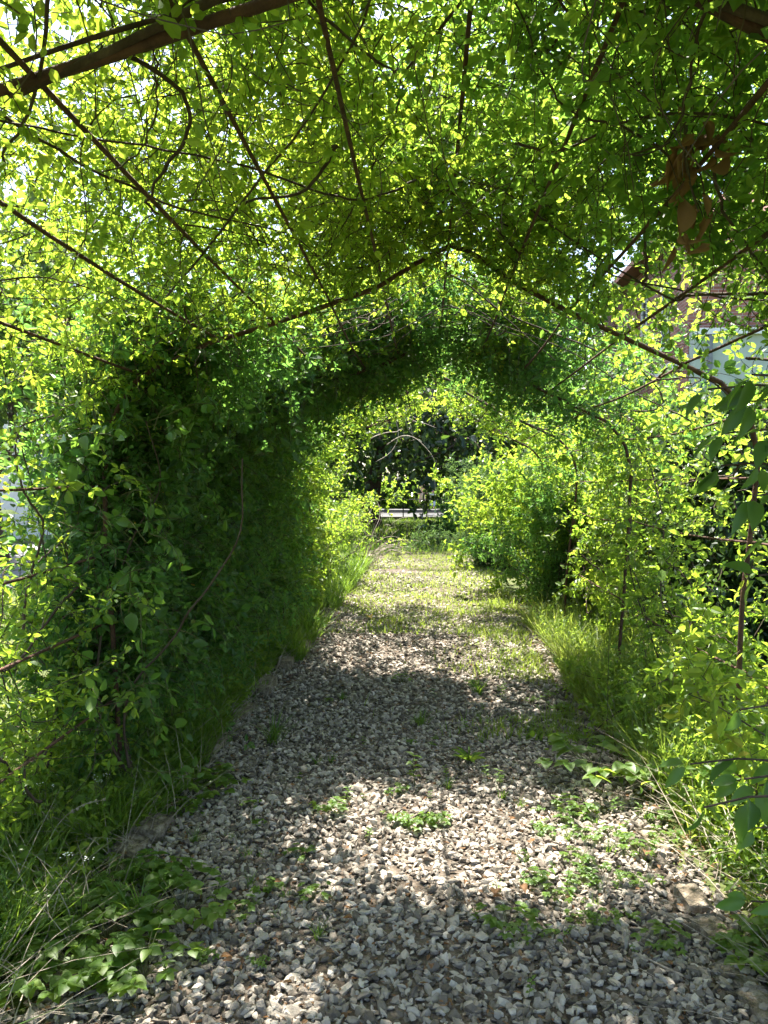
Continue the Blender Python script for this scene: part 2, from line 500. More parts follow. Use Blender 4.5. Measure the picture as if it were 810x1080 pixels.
# ------------------------------------------------------------------ gravel
def gravel():
    r = np.random.default_rng(11)
    ph = (1 + 5 ** .5) / 2
    ico = norm(np.array([(-1, ph, 0), (1, ph, 0), (-1, -ph, 0), (1, -ph, 0), (0, -1, ph), (0, 1, ph), (0, -1, -ph), (0, 1, -ph),
                         (ph, 0, -1), (ph, 0, 1), (-ph, 0, -1), (-ph, 0, 1)], float))
    fi = np.array([(0, 11, 5), (0, 5, 1), (0, 1, 7), (0, 7, 10), (0, 10, 11), (1, 5, 9), (5, 11, 4), (11, 10, 2), (10, 7, 6), (7, 1, 8),
                   (3, 9, 4), (3, 4, 2), (3, 2, 6), (3, 6, 8), (3, 8, 9), (4, 9, 5), (2, 4, 11), (6, 2, 10), (8, 6, 7), (9, 8, 1)])
    g = Geo()
    gn = Noise(5, 1.8)
    def lay(n, y0, y1, s0, s1, zmax, over=.14, thin=None):
        y = r.uniform(y0, y1, n)
        e = np.array([path_edges(v) for v in y])
        t = r.uniform(-.02, 1.02, n)
        x = e[:, 0] + (e[:, 1] - e[:, 0]) * t + r.normal(0, over * .4, n) * ((t < .08) | (t > .92))
        P = np.stack([x, y, np.zeros(n)], 1)
        if thin is not None:
            k = gn(P) > thin
            P = P[k]
        n = len(P)
        s = np.exp(r.uniform(math.log(s0), math.log(s1), n)) * .5
        A = np.stack([s * r.uniform(.9, 1.35, n), s * r.uniform(.65, 1.0, n), s * r.uniform(.28, .62, n)], 1)
        q = r.normal(size=(n, 4)); q[:, 1:3] *= .3; q = q / np.linalg.norm(q, axis=1, keepdims=True)
        w, xx, yy, zz = q.T
        Rm = np.stack([np.stack([1 - 2 * (yy**2 + zz**2), 2 * (xx*yy - zz*w), 2 * (xx*zz + yy*w)], 1),
                       np.stack([2 * (xx*yy + zz*w), 1 - 2 * (xx**2 + zz**2), 2 * (yy*zz - xx*w)], 1),
                       np.stack([2 * (xx*zz - yy*w), 2 * (yy*zz + xx*w), 1 - 2 * (xx**2 + yy**2)], 1)], 1)
        T = ico[None] * r.uniform(.62, 1.25, (n, 12, 1))
        T = T + r.normal(0, .08, T.shape)
        V = np.einsum('nij,nkj->nki', Rm, T * A[:, None, :])
        P[:, 2] = A[:, 2] * .35 + r.uniform(0, zmax, n)
        V = V + P[:, None, :]
        g.add(V.reshape(-1, 3), (fi[None] + (np.arange(n) * 12)[:, None, None]).reshape(-1, 3))
    lay(24000, 1.7, 5.2, .018, .042, .024)
    lay(2200, 1.7, 5.2, .036, .062, .016)
    lay(12000, 1.7, 4.2, .007, .016, .014)
    lay(17000, 5.2, 9.5, .022, .05, .02)
    lay(6500, 9.5, 17, .03, .07, .012, thin=-.3)
    return tag(g.build('gravel', M['stone']), 'pale crushed stone gravel covering the garden path', 'gravel', kind='stuff')
gravel()

# ------------------------------------------------------------------ pergola frame
PTS = np.array([(-1.47, -.03), (-1.51, .6), (-1.54, 1.2), (-1.53, 1.62), (-1.49, 1.86), (-1.36, 2.06), (-1.03, 2.22), (-.758, 2.30), (-.446, 2.40), (-.245, 2.465), (.0, 2.60), (.11, 2.65),
                (.22, 2.615), (.40, 2.48), (.65, 2.34), (.96, 2.19), (1.34, 2.01), (1.47, 1.86), (1.52, 1.66), (1.50, 1.30), (1.47, 1.0), (1.44, .5), (1.43, -.03)])
_cum = np.concatenate(([0], np.cumsum(np.linalg.norm(np.diff(PTS, axis=0), axis=1))))
SAX = _cum - _cum[11]                          # signed arc length, 0 at the ridge
SLM, SRM = -SAX[0], SAX[-1]
SMAX = min(SLM, SRM)
S_SH = 1.78                                    # shoulder
XC = 0.0
def prof(s):
    s = np.asarray(s, float)
    return np.interp(s, SAX, PTS[:, 0]), np.interp(s, SAX, PTS[:, 1])
def s_at(x, z):
    ss = np.linspace(-SLM, SRM, 3000); a, b = prof(ss)
    return float(ss[np.argmin((a - x) ** 2 + (b - z) ** 2)])
def prof_n(s):
    x0, z0 = prof(s - .06); x1, z1 = prof(s + .06)
    t = norm(np.stack([x1 - x0, z1 - z0], -1))
    return np.stack([-t[..., 1], np.zeros(len(t)), t[..., 0]], -1), np.stack([t[..., 0], np.zeros(len(t)), t[..., 1]], -1)

HOOPS = [1.45, 3.62, 5.8, 7.95, 10.1]
frame = thing('pergola_frame', 'rusty steel arched pergola frame standing along both sides of the gravel path', 'pergola')
for hy in HOOPS:
    g = Geo()
    s = np.linspace(-SLM, SRM, 90)
    x, z = prof(s)
    tubes(g, np.stack([x + .012 * np.sin(s * 3 + hy), np.full_like(x, hy) + .02 * np.sin(s * 2.2 + hy), z], -1), np.full(90, .012), 8)
    g.build('hoop', M['rusty_steel'], frame, smooth=True)
ROD_S = [s_at(*p) for p in ((-1.51, .5), (-1.53, .88), (-1.54, 1.21), (-1.53, 1.54), (-1.36, 2.06), (-1.0, 2.23), (-.73, 2.31), (-.455, 2.40), (-.2, 2.49), (.1, 2.65), (.38, 2.5), (.65, 2.34), (.9, 2.22),
                              (1.18, 2.09), (1.46, 1.87), (1.51, 1.58), (1.5, 1.28), (1.46, .68))]
for k, s0 in enumerate(ROD_S):
    for i in range(len(HOOPS) - 1):
        g = Geo()
        y = np.linspace(HOOPS[i] - .05, HOOPS[i + 1] + .05, 9)
        if i == 0:
            y = np.linspace(.4, HOOPS[1] + .05, 9)
        x, z = prof(np.full(9, s0))
        nr, _ = prof_n(np.full(9, s0))
        jit = .018 * math.sin(k * 2.1 + i * 1.3)
        P = np.stack([x, y, z], -1) + nr * .019
        P[:, 2] += jit * np.sin(np.linspace(0, math.pi, 9)) - .02 * np.sin(np.linspace(0, math.pi, 9))
        tubes(g, P, np.full(9, .0062), 6)
        g.build('rod', M['rusty_steel'], frame, smooth=True)

# ------------------------------------------------------------------ climbing vines on the frame
CL = Noise(3, 5.5)
CL2 = Noise(9, 13)
def surf_sample(n, s0, s1, y0, y1, r, dens=None, clump=0.0):
    s = r.uniform(s0, s1, n); y = r.uniform(y0, y1, n)
    if dens is not None:
        k = r.random(n) < dens(s, y)
        s, y = s[k], y[k]
    if clump > -5:
        x, z = prof(s)
        q = np.stack([x, y, z], -1)
        k = CL(q) + .4 * CL2(q) > clump
        s, y = s[k], y[k]
    return s, y

def vine(label, seed, n, s0, s1, y0, y1, leaf='vine_leaf', size=.034, dens=None, clump=-.6, thick=(-.06, .3), npts=13, step=.042,
         per=4, droop=-.12, up=.65, name='climbing_vine', twig='twig', wood=8, wood_r=.007, extra=None, ratio=.56, hang=0, tube=.0021, keep=None):
    r = np.random.default_rng(seed)
    s, y = surf_sample(n, s0, s1, y0, y1, r, dens, clump)
    x, z = prof(s)
    N_, T_ = prof_n(s)
    P0 = np.stack([x, y, z], -1) + N_ * r.uniform(*thick, len(s))[:, None]
    dirs = T_ * r.normal(0, 1, (len(s), 1)) + np.array([0, 1, 0]) * r.normal(0, 1, (len(s), 1)) + N_ * r.normal(.15, .5, (len(s), 1)) + np.array([0, 0, .25])
    st = step * r.uniform(.6, 1.25, len(s))
    P = grow(P0, dirs, npts, st, .34, (0, 0, droop * 2), r)
    P[..., 2] = np.maximum(P[..., 2], .05)
    t = thing(name, label, 'climbing plant', (float(prof(np.array([s1 if abs(s1) > abs(s0) else s0]))[0][0]), (y0 + y1) / 2, 0))
    off = -np.array(t.location)
    gl, gt = Geo(), Geo()
    leaf_on_shoots(gl, P + off, r, per, size, ratio, up, keep=(lambda q: keep(q - off)) if keep else None, whorl=True)
    tubes(gt, P + off, np.linspace(tube, tube * .55, npts), 3)
    if hang:
        s, y = surf_sample(hang, s0, s1, y0, y1, r, dens, -9)
        x, z = prof(s)
        H = grow(np.stack([x, y, z], -1), rand_dirs(len(s), r) * .6 + np.array([0, 0, -.4]), 9, .03 * r.uniform(.6, 1.4, len(s)), .3, (0, 0, -.3), r)
        leaf_on_shoots(gl, H + off, r, 3, size * 1.1, ratio, .5)
        tubes(gt, H + off, np.linspace(.0016, .0008, 9), 3)
    gl.build('foliage', M[leaf], t)
    gt.build('twig', M[twig], t)
    if wood:
        gw = Geo()
        K = 46
        for i in range(wood):
            tt = np.linspace(0, 1, K)
            ss = sum(r.normal(0, .16 / q) * np.sin(q * 3.1 * tt + r.uniform(0, 6)) for q in (1, 2, 3, 5)) + r.normal(0, .004, K) + np.linspace(r.uniform(s0, s1), r.uniform(s0, s1), K)
            ss = np.clip(ss, min(s0, s1) - .1, max(s0, s1) + .1)
            yy = np.linspace(r.uniform(y0, y1), r.uniform(y0, y1), K) + sum(r.normal(0, .12 / q) * np.sin(q * 3.1 * tt + r.uniform(0, 6)) for q in (1, 2, 4, 6)) + r.normal(0, .003, K)
            xx, zz = prof(ss); nn, _ = prof_n(ss)
            Q = np.stack([xx, yy, zz], -1) + nn * (.03 + .05 * np.sin(np.linspace(0, 9, K) + i))[:, None]
            Q[:, 2] = np.maximum(Q[:, 2], 0)
            tubes(gw, Q + off, np.linspace(wood_r * r.uniform(.5, 1), wood_r * .3, K), 5)
        gw.build('stem', M['bark'], t, smooth=True)
    return t, off, r

def above(tol=.05, leak=.12, seed=1):
    rr = np.random.default_rng(seed)
    def f(q):
        a = np.abs(q[:, 0])
        zz = np.interp(q[:, 0], PTS[3:19, 0], PTS[3:19, 1])
        inside = (a < 1.45) & (q[:, 2] < zz - tol)
        deep = (a < 1.15) & (q[:, 2] < zz - .28)
        return (~inside) | ((rr.random(len(q)) < leak) & ~deep)
    return f
def with_gaps(f):
    gaps = (((-1.32, 2.35, 2.25), (.30, .30, .42)), ((-.58, 1.72, 2.45), (.13, .13, .4)), ((-.75, 2.0, 2.5), (.10, .12, .35)))
    def k(q):
        m = f(q)
        for c, a in gaps:
            m &= (((q - np.array(c)) / np.array(a)) ** 2).sum(1) > .6 + .5 * np.sin(q[:, 0] * 31 + q[:, 1] * 27)
        return m
    return k
def beside(xmin, leak=.12, seed=2):
    rr = np.random.default_rng(seed)
    return lambda q: (np.abs(q[:, 0]) > xmin + .08 * np.sin(q[:, 1] * 3 + q[:, 2] * 4)) | (rr.random(len(q)) < leak * (np.abs(q[:, 0]) > xmin - .3))
# --- front bay, left half of the roof: thin, sunlit
def d_front_left(s, y):
    d = np.full_like(s, .75)
    d *= 1 - np.exp(-(((s + 1.45) / .26) ** 2 + ((y - 2.05) / .3) ** 2))
    d *= 1 - .8 * np.clip((-1.2 - s) / .3, 0, 1) * np.clip((y - 2.9) / .2, 0, 1)
    d *= 1 - .45 * (s < -.4) * np.clip((y - 2.9) / .2, 0, 1)
    d *= 1 - .5 * np.exp(-(((s + .75) / .16) ** 2 + ((y - 2.2) / .2) ** 2))
    return d
t, off, r = vine('thin sunlit climbing vine over the left half of the nearest roof bay', 21, 3900, -S_SH - .1, .1, .3, 3.7,
                 'vine_leaf', .0225, d_front_left, -.75, (.0, .75), hang=30, wood=16, wood_r=.006, keep=with_gaps(above(.05, .32)), up=.55)
# thick twisted wood on the first hoop
gw = Geo()
for ph, rr, a0, a1 in ((0, .0145, -SLM, .15), (2.4, .008, -SLM, -.1), (4.4, .007, -2.2, .4)):
    s = np.linspace(a0, a1, 80)
    x, z = prof(s); nn, _ = prof_n(s)
    Q = np.stack([x, np.full_like(x, HOOPS[0]), z], -1)
    Q = Q + nn * (.020 + .024 * np.cos(s * 3.2 + ph))[:, None] + np.array([0, 1, 0]) * (.028 * np.sin(s * 3.2 + ph))[:, None]
    tubes(gw, Q + off, rr * (np.linspace(1, .45, 80) * (1 + .12 * np.sin(np.linspace(0, 40, 80)))), 8)
gw.build('trunk', M['bark'], t, smooth=True)

# --- front bay, right half of the roof: dense, shaded
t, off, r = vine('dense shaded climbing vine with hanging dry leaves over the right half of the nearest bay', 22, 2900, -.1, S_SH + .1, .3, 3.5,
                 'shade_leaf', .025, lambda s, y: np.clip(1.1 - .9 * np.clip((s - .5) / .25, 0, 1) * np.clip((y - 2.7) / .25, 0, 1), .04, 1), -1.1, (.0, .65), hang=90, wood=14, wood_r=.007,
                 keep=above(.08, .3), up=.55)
gw = Geo()
for ph, rr, a0, a1 in ((1, .022, .05, SRM), (3.6, .012, .3, SRM)):
    s = np.linspace(a1, a0, 80)
    x, z = prof(s); nn, _ = prof_n(s)
    Q = np.stack([x, np.full_like(x, HOOPS[0]), z], -1)
    Q = Q + nn * (.028 + .026 * np.cos(s * 4.7 + ph))[:, None] + np.array([0, 1, 0]) * (.034 * np.sin(s * 4.7 + ph))[:, None]
    tubes(gw, Q + off, rr * np.linspace(1, .4, 80), 8)
gw.build('trunk', M['bark'], t, smooth=True)
# bunch of dead leaves hanging under it
gd = Geo()
n = 34
c = np.array([.60, 1.86, 2.31])
cp = c + r.normal(size=(n, 3)) * np.array([.03, .03, .075]) + (np.arange(n) % 2)[:, None] * np.array([.03, .0, -.10])
ax = norm(rand_dirs(n, r) * .55 + np.array([0, 0, -.8]))
for q in range(n):
    gd = Geo()
    leaves(gd, cp[q:q + 1] + off, ax[q:q + 1], rand_dirs(1, r), r.uniform(.045, .09), r.uniform(.010, .017), leaf_broad(7, r.uniform(-.7, .9), r.uniform(.4, 1.1)))
    gd.build('dry_leaf', M['dry_leaf'], t, smooth=True)
Pq = grow(np.repeat(c[None] + [[0, 0, .08]], 4, 0), rand_dirs(4, r) * .4 + np.array([0, 0, -1]), 8, .035, .2, (0, 0, -.2), r)
gq = Geo(); tubes(gq, Pq + off, np.linspace(.003, .0015, 8), 4); gq.build('twig', M['twig'], t)

# --- second bay roof: light
def d_second(s, y):
    d = np.where(s > .6, .15, 1.0)
    return np.where((y > 3.8) & (y < 5.0) & (s > -1.6), np.where(s > -.9, .0, .3), np.where((s < -.5) & (y <= 3.8), .6, d))
vine('bright yellow green climbing vine over the second roof bay', 23, 2900, -S_SH, S_SH, 3.4, 5.3, 'vine_leaf', .027, d_second, -.7, (0, .6), hang=24, wood=14, wood_r=.006,
     keep=above(.05, .1))
vine('leafy climbing vine running over the second hoop across the roof', 28, 220, -.7, .35, 3.0, 3.8, 'vine_leaf', .027, None, -1.5, (.0, .45), hang=0, wood=4, wood_r=.006, keep=above(.05, .1))
# --- third bay roof: thick dark band
vine('thick dark climbing vine arching over the third roof bay', 24, 3400, -S_SH, S_SH - .05, 5.2, 7.1, 'deep_shade_leaf', .032,
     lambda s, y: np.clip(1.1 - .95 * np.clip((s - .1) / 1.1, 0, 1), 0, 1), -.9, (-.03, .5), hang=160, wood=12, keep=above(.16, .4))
# --- further bays
vine('loose climbing vine over the fourth bay, the sun through it', 25, 560, -S_SH, S_SH, 7.3, 9.0, 'vine_leaf', .038,
     lambda s, y: np.where(s > .5, .3, .8), .1, (0, .3), step=.05, hang=0, wood=10, keep=above(.05, .1))
vine('pale climbing vine closing the far end of the tunnel roof', 26, 620, -S_SH, S_SH, 8.9, 10.5, 'lime_leaf', .040,
     lambda s, y: np.full_like(s, .8), -.4, (0, .4), step=.06, hang=14, wood=10, droop=-.1, keep=above(.12, .3))

# --- left side
def d_lw(s, y):
    return np.clip(.55 - .25 * np.exp(-((np.abs(s) - 2.6) / .25) ** 2), 0, 1)
vine('thin sunlit climbing vine on the left side nearest the camera', 31, 620, -SMAX + .2, -S_SH + .15, 1.1, 3.55, 'vine_leaf', .030, d_lw, -.5, (-.1, .3), droop=-.05, wood=7, per=3, ratio=.55)
t, off, r = vine('dense dark climbing vine hanging as a curtain on the left, second to third hoop', 32, 3300, -SMAX + .25, -S_SH + .8, 3.6, 5.8, 'deep_shade_leaf', .033,
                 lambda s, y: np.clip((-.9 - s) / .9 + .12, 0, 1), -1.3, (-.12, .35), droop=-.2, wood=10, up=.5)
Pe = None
s_, y_ = r.uniform(-3.1, -1.2, 130), r.uniform(3.5, 7.6, 130)
x_, z_ = prof(s_); n_, t_ = prof_n(s_)
Ps = grow(np.stack([x_, y_, z_], -1) - n_ * .1, -n_ * .8 + rand_dirs(130, r) * .7 + [0, 0, .2], 11, .034 * r.uniform(.6, 1.5, 130), .25, (0, 0, -.55), r)
Ps[..., 2] = np.maximum(Ps[..., 2], .1)
gl, gt = Geo(), Geo()
leaf_on_shoots(gl, Ps + off, r, 3, .042, .5, .5, first=3, whorl=True)
tubes(gt, Ps + off, np.linspace(.0022, .001, 11), 3)
gl.build('foliage', M['broad_leaf'], t); gt.build('twig', M['green_twig'], t)
n = 26
s = r.uniform(-2.9, -1.6, n); yy = r.uniform(3.5, 5.6, n)
x, z = prof(s)
for q in range(n):
    gy = Geo()
    leaves(gy, np.array([[x[q] + .16, yy[q], z[q]]]) + off, norm(rand_dirs(1, r) * .5 + [0, 0, -.7]), rand_dirs(1, r), r.uniform(.03, .05), r.uniform(.012, .022), T_B)
    gy.build('dry_leaf', M['yellow_leaf'], t, smooth=True)
# broader leaves climbing on the second hoop, left leg
r = np.random.default_rng(33)
t = thing('broadleaf_creeper', 'broad leaved creeper climbing the left leg of the second hoop', 'climbing plant', (-1.36, 3.4, 0))
P0 = np.stack([r.uniform(-1.5, -1.15, 40), r.uniform(3.1, 3.6, 40), r.uniform(.3, 1.9, 40)], -1)
P = grow(P0, rand_dirs(40, r) + [0.3, -.5, .3], 9, .04, .3, (0, 0, -.15), r)
off = -np.array(t.location)
gl, gt = Geo(), Geo()
leaf_on_shoots(gl, P + off, r, 1, .052, .6, .45, first=2, tmpl=T_B)
tubes(gt, P + off, np.linspace(.0025, .001, 9), 4)
gl.build('foliage', M['broad_leaf'], t, smooth=True); gt.build('twig', M['green_twig'], t)
gs = Geo()
Q = grow(np.array([[-1.4, 3.6, 0]] * 3), np.array([[.05, -.05, 1], [-.1, -.1, 1], [.1, -.2, 1]]), 34, .06, .16, (0, 0, .1), r)
tubes(gs, Q + off, np.linspace(.007, .003, 34), 6); gs.build('stem', M['bark'], t, smooth=True)

vine('dense dark climbing vine on the left side between third and fifth hoops', 34, 1900, -SMAX + .2, -S_SH + .35, 5.7, 8.3, 'deep_shade_leaf', .036,
     None, -1.2, (-.05, .35), droop=-.2, keep=beside(1.05), wood=10, up=.5, step=.05)
vine('light green climbing vine on the left side towards the far end of the tunnel', 35, 800, -SMAX + .1, -S_SH + .2, 8.3, 10.6, 'lime_leaf', .048,
     None, -.6, (-.02, .4), droop=-.15, keep=beside(1.08), wood=10, step=.06, twig='pale_twig')
# --- right side
vine('sparse climbing vine trailing over the bare rods on the right side', 36, 360, S_SH - .5, SMAX - .4, 3.7, 6.6, 'lime_leaf', .034,
     lambda s, y: np.clip(.25 + .35 * (s - 1.6) + .2 * (y - 4), .1, .8), -.3, (-.1, .25), droop=-.2, wood=8, per=3)
vine('sunlit climbing vine on the right side beyond the third hoop', 37, 420, S_SH - .1, SMAX - .3, 6.6, 9.4, 'lime_leaf', .040,
     lambda s, y: np.clip(.3 + .3 * (y - 6.6), 0, 1), -.4, (-.02, .4), droop=-.2, wood=8)

# ------------------------------------------------------------------ shrubs
def shrub(name, label, cat, loc, n_stem, height, spread, leaf, size, seed, per=3, npts=16, wander=.16, sub=4, sub_n=8, ratio=.5, up=.6, tmpl=T_S, twig='twig',
          smooth=False, lean=(0, 0, 0), arch=-.05, r0=.008, base=.15, low=.15, group=None, fill=1.0):
    r = np.random.default_rng(seed)
    t = thing(name, label, cat, loc, group)
    a = r.uniform(0, 6.283, n_stem); rad = np.sqrt(r.random(n_stem)) * base
    P0 = np.stack([np.cos(a) * rad, np.sin(a) * rad, np.full(n_stem, -.01)], -1)
    sp = r.random(n_stem) ** .6 * spread
    D = np.stack([np.cos(a) * sp, np.sin(a) * sp, np.ones(n_stem) * .9], -1) + np.asarray(lean)
    L = height * r.uniform(.7, 1.08, n_stem) / npts * np.sqrt(1 + sp * sp * .4)
    P = grow(P0, D, npts, L, wander, (0, 0, arch), r)
    gs, gl, gt = Geo(), Geo(), Geo()
    tubes(gs, P, np.linspace(r0, r0 * .2, npts), 5)
    k0 = max(1, int(low * npts))
    nodes = P[:, k0:].reshape(-1, 3)
    tang = norm(P[:, k0:] - P[:, k0 - 1:-1]).reshape(-1, 3)
    st = np.repeat(nodes, sub, 0)
    dr = np.repeat(tang, sub, 0) * .5 + rand_dirs(len(st), r)
    dr[:, 2] += .15
    B = grow(st, dr, sub_n, size * .75 * r.uniform(.5, 1.3, len(st)), .3, (0, 0, -.1), r)
    B[..., 2] = np.maximum(B[..., 2], .02)
    tubes(gt, B, np.linspace(.0018, .0008, sub_n), 3)
    leaf_on_shoots(gl, B, r, per, size, ratio, up, tmpl=tmpl, fill=fill)
    gs.build('stem', M['bark'], t, smooth=True)
    gt.build('twig', M[twig], t)
    gl.build('foliage', M[leaf], t, smooth=smooth)
    return t

shrub('columnar_shrub', 'dark narrow upright shrub standing at the right edge of the path', 'shrub', (1.62, 8.9, 0), 34, 1.85, .13, 'deep_shade_leaf', .042, 41, 3, 16, .08, 4, 7, .42, base=.32, low=.02)
shrub('bushy_shrub', 'tall sunlit yellow green shrub behind the dark columnar shrub', 'shrub', (2.5, 11.2, 0), 46, 3.0, .42, 'lime_leaf', .062, 42, 3, 18, .16, 3, 8, .5, base=.5, low=.05)
shrub('bushy_shrub', 'wide sunlit shrub below the brick house on the right', 'shrub', (3.9, 12.2, 0), 44, 2.6, .5, 'lime_leaf', .065, 43, 3, 18, .16, 3, 8, .5, base=.6, low=.05)
shrub('bushy_shrub', 'mid green loose shrub between the columnar shrub and the right side rods', 'shrub', (2.1, 9.8, 0), 26, 2.2, .5, 'vine_leaf', .048, 44, 3, 16, .2, 3, 8, .5, base=.4, low=.08)
shrub('conifer_shrub', 'blue green feathery shrub at the far right end of the path', 'shrub', (1.5, 14.6, 0), 46, 2.1, .3, 'conifer_leaf', .06, 45, 4, 16, .1, 4, 7, .22, base=.5, low=.02)
shrub('bushy_shrub', 'low dark shrub beside the shaded lawn beyond the path', 'shrub', (1.6, 20.0, 0), 34, 1.3, .6, 'deep_shade_leaf', .08, 46, 3, 14, .16, 3, 7, .5, base=.7, low=.02)
shrub('leafy_shrub', 'bright leafy shrub at the right leg of the second hoop', 'shrub', (1.62, 3.25, 0), 11, 1.35, .55, 'vine_leaf', .040, 47, 3, 16, .18, 2, 7, .5, base=.22, low=.1, twig='green_twig')
shrub('leafy_shrub', 'sunlit sparse shrub growing under the right side rods', 'shrub', (1.95, 5.1, 0), 13, 1.4, .6, 'lime_leaf', .038, 48, 3, 16, .2, 2, 7, .5, base=.3, low=.1, twig='green_twig')
shrub('twiggy_shrub', 'brownish twiggy shrub at the far left edge of the path', 'shrub', (-1.85, 11.4, 0), 40, 2.0, .26, 'lime_leaf', .042, 49, 2, 16, .16, 3, 7, .5, base=.4, low=.2, twig='pale_twig', fill=.45)
shrub('leafy_shrub', 'sunlit leafy shrub at the left edge between the first and second hoops', 'shrub', (-1.95, 3.1, 0), 15, 1.1, .6, 'vine_leaf', .038, 50, 2, 14, .2, 2, 7, .45, base=.3, low=.1, twig='green_twig')

shrub('bushy_shrub', 'loose sunlit shrub on the left just before the bare arching twigs', 'shrub', (-2.5, 13.2, 0), 34, 2.3, .3, 'vine_leaf', .05, 53, 3, 16, .16, 3, 7, .5, base=.4, low=.05)
# dark hedge right
def hedge(label, x0, x1, y0, y1, h, seed, n, size, leaf):
    r = np.random.default_rng(seed)
    t = thing('hedge', label, 'hedge', ((x0 + x1) / 2, (y0 + y1) / 2, 0))
    off = -np.array(t.location)
    P0 = np.stack([r.uniform(x0, x1, n), r.uniform(y0, y1, n), r.uniform(.05, h, n)], -1)
    e = np.minimum(np.minimum(P0[:, 0] - x0, x1 - P0[:, 0]), np.minimum(P0[:, 1] - y0, y1 - P0[:, 1]))
    e = np.minimum(e, h - P0[:, 2])
    P0 = P0[r.random(n) < np.exp(-e / .35) + .12]
    P = grow(P0, rand_dirs(len(P0), r) + [0, 0, .4], 7, size * .7, .3, (0, 0, -.05), r)
    P[..., 2] = np.maximum(P[..., 2], .03)
    gl, gt, gs = Geo(), Geo(), Geo()
    leaf_on_shoots(gl, P + off, r, 3, size, .55, .5, tmpl=T_S)
    tubes(gt, P + off, np.linspace(.003, .001, 7), 3)
    m = int((x1 - x0 + y1 - y0) * 5)
    S0 = np.stack([r.uniform(x0 + .2, x1 - .2, m), r.uniform(y0 + .2, y1 - .2, m), np.zeros(m)], -1)
    S = grow(S0, rand_dirs(m, r) * .3 + [0, 0, 1], 10, h / 11, .14, (0, 0, .1), r)
    tubes(gs, S + off, np.linspace(.02, .006, 10), 5)
    gl.build('foliage', M[leaf], t); gt.build('twig', M['twig'], t); gs.build('stem', M['bark'], t, smooth=True)
    return t
hedge('dark glossy hedge on the right behind the bare rods', 2.35, 4.2, 6.0, 8.6, 2.25, 61, 8000, .065, 'unlit_leaf')

# foreground branch with large leaves on the right edge
t = thing('broadleaf_shrub', 'close shrub with large leaves reaching in at the right edge', 'shrub', (1.12, 1.5, 0))
r = np.random.default_rng(71)
off = -np.array(t.location)
base = np.array([1.12, 1.5, 0])
gs, gl = Geo(), Geo()
tips = [(.50, 1.42, 1.72), (.56, 1.5, 1.64), (.60, 1.55, 1.56), (.64, 1.35, 1.78), (.63, 1.5, 1.45), (.50, 1.55, 1.02), (.60, 1.5, 1.12), (.66, 1.6, .95), (.72, 1.7, .80), (.70, 1.5, 1.28), (.76, 1.7, .62), (.55, 1.32, 1.74), (.58, 1.4, 1.68), (.58, 1.32, 1.60), (.56, 1.36, 1.52), (.62, 1.45, 1.4), (.60, 1.42, 1.0), (.52, 1.38, .98)]
for tip in tips:
    tip = np.array(tip)
    K = 16
    u = np.linspace(0, 1, K)[:, None]
    b = base + r.normal(size=3) * [.05, .05, 0]
    mid = np.array([base[0] + .05, base[1], tip[2] + .12])
    Q = (1 - u) ** 2 * b + 2 * u * (1 - u) * mid + u * u * tip
    Q += np.cumsum(r.normal(0, .004, (K, 3)), 0)
    Q[0] = b
    tubes(gs, Q + off, np.linspace(.007, .0018, K), 6)
    for k in range(9, K):
        for _ in range(2):
            ax = norm((Q[k] - Q[k - 1])[None] * 8 + r.normal(size=(1, 3)) * .5 + [[0, 0, -.5]])
            leaves(gl, Q[k][None] + off + ax * .012, ax, norm(r.normal(size=(1, 3)) * .5 + [[0, -.5, .7]]), r.uniform(.046, .075), r.uniform(.021, .031), T_B)
gs.build('stem', M['bark'], t, smooth=True)
gl.build('foliage', M['broad_leaf'], t, smooth=True)

# ------------------------------------------------------------------ grass
def blades(g, x, y, h, w, r, lean=.5, curve=.8, rows=(0, .35, .7, 1), z0=0.0):
    n = len(x)
    a = r.uniform(0, 6.283, n)
    b = np.stack([np.cos(a), np.sin(a), np.zeros(n)], -1)
    tw = a + r.uniform(.6, 2.4, n)
    side = np.stack([np.cos(tw), np.sin(tw), np.zeros(n)], -1)
    l = r.uniform(.05, lean, n); c = r.uniform(.05, curve, n)
    V = np.empty((n, len(rows), 2, 3))
    for i, t in enumerate(rows):
        hz = h * (t - .35 * c * t * t)
        ho = h * (l * t + c * .55 * t * t)
        p = np.stack([x, y, z0 + hz], -1) + b * ho[:, None]
        wd = (w * (1 - t ** 1.6) * .5 + .0004)[:, None] * side
        V[:, i, 0] = p - wd; V[:, i, 1] = p + wd
    m = len(rows) * 2
    F = np.array([(2 * i, 2 * i + 1, 2 * i + 3, 2 * i + 2) for i in range(len(rows) - 1)])
    g.add(V.reshape(-1, 3), (F[None] + (np.arange(n) * m)[:, None, None]).reshape(-1, 4))

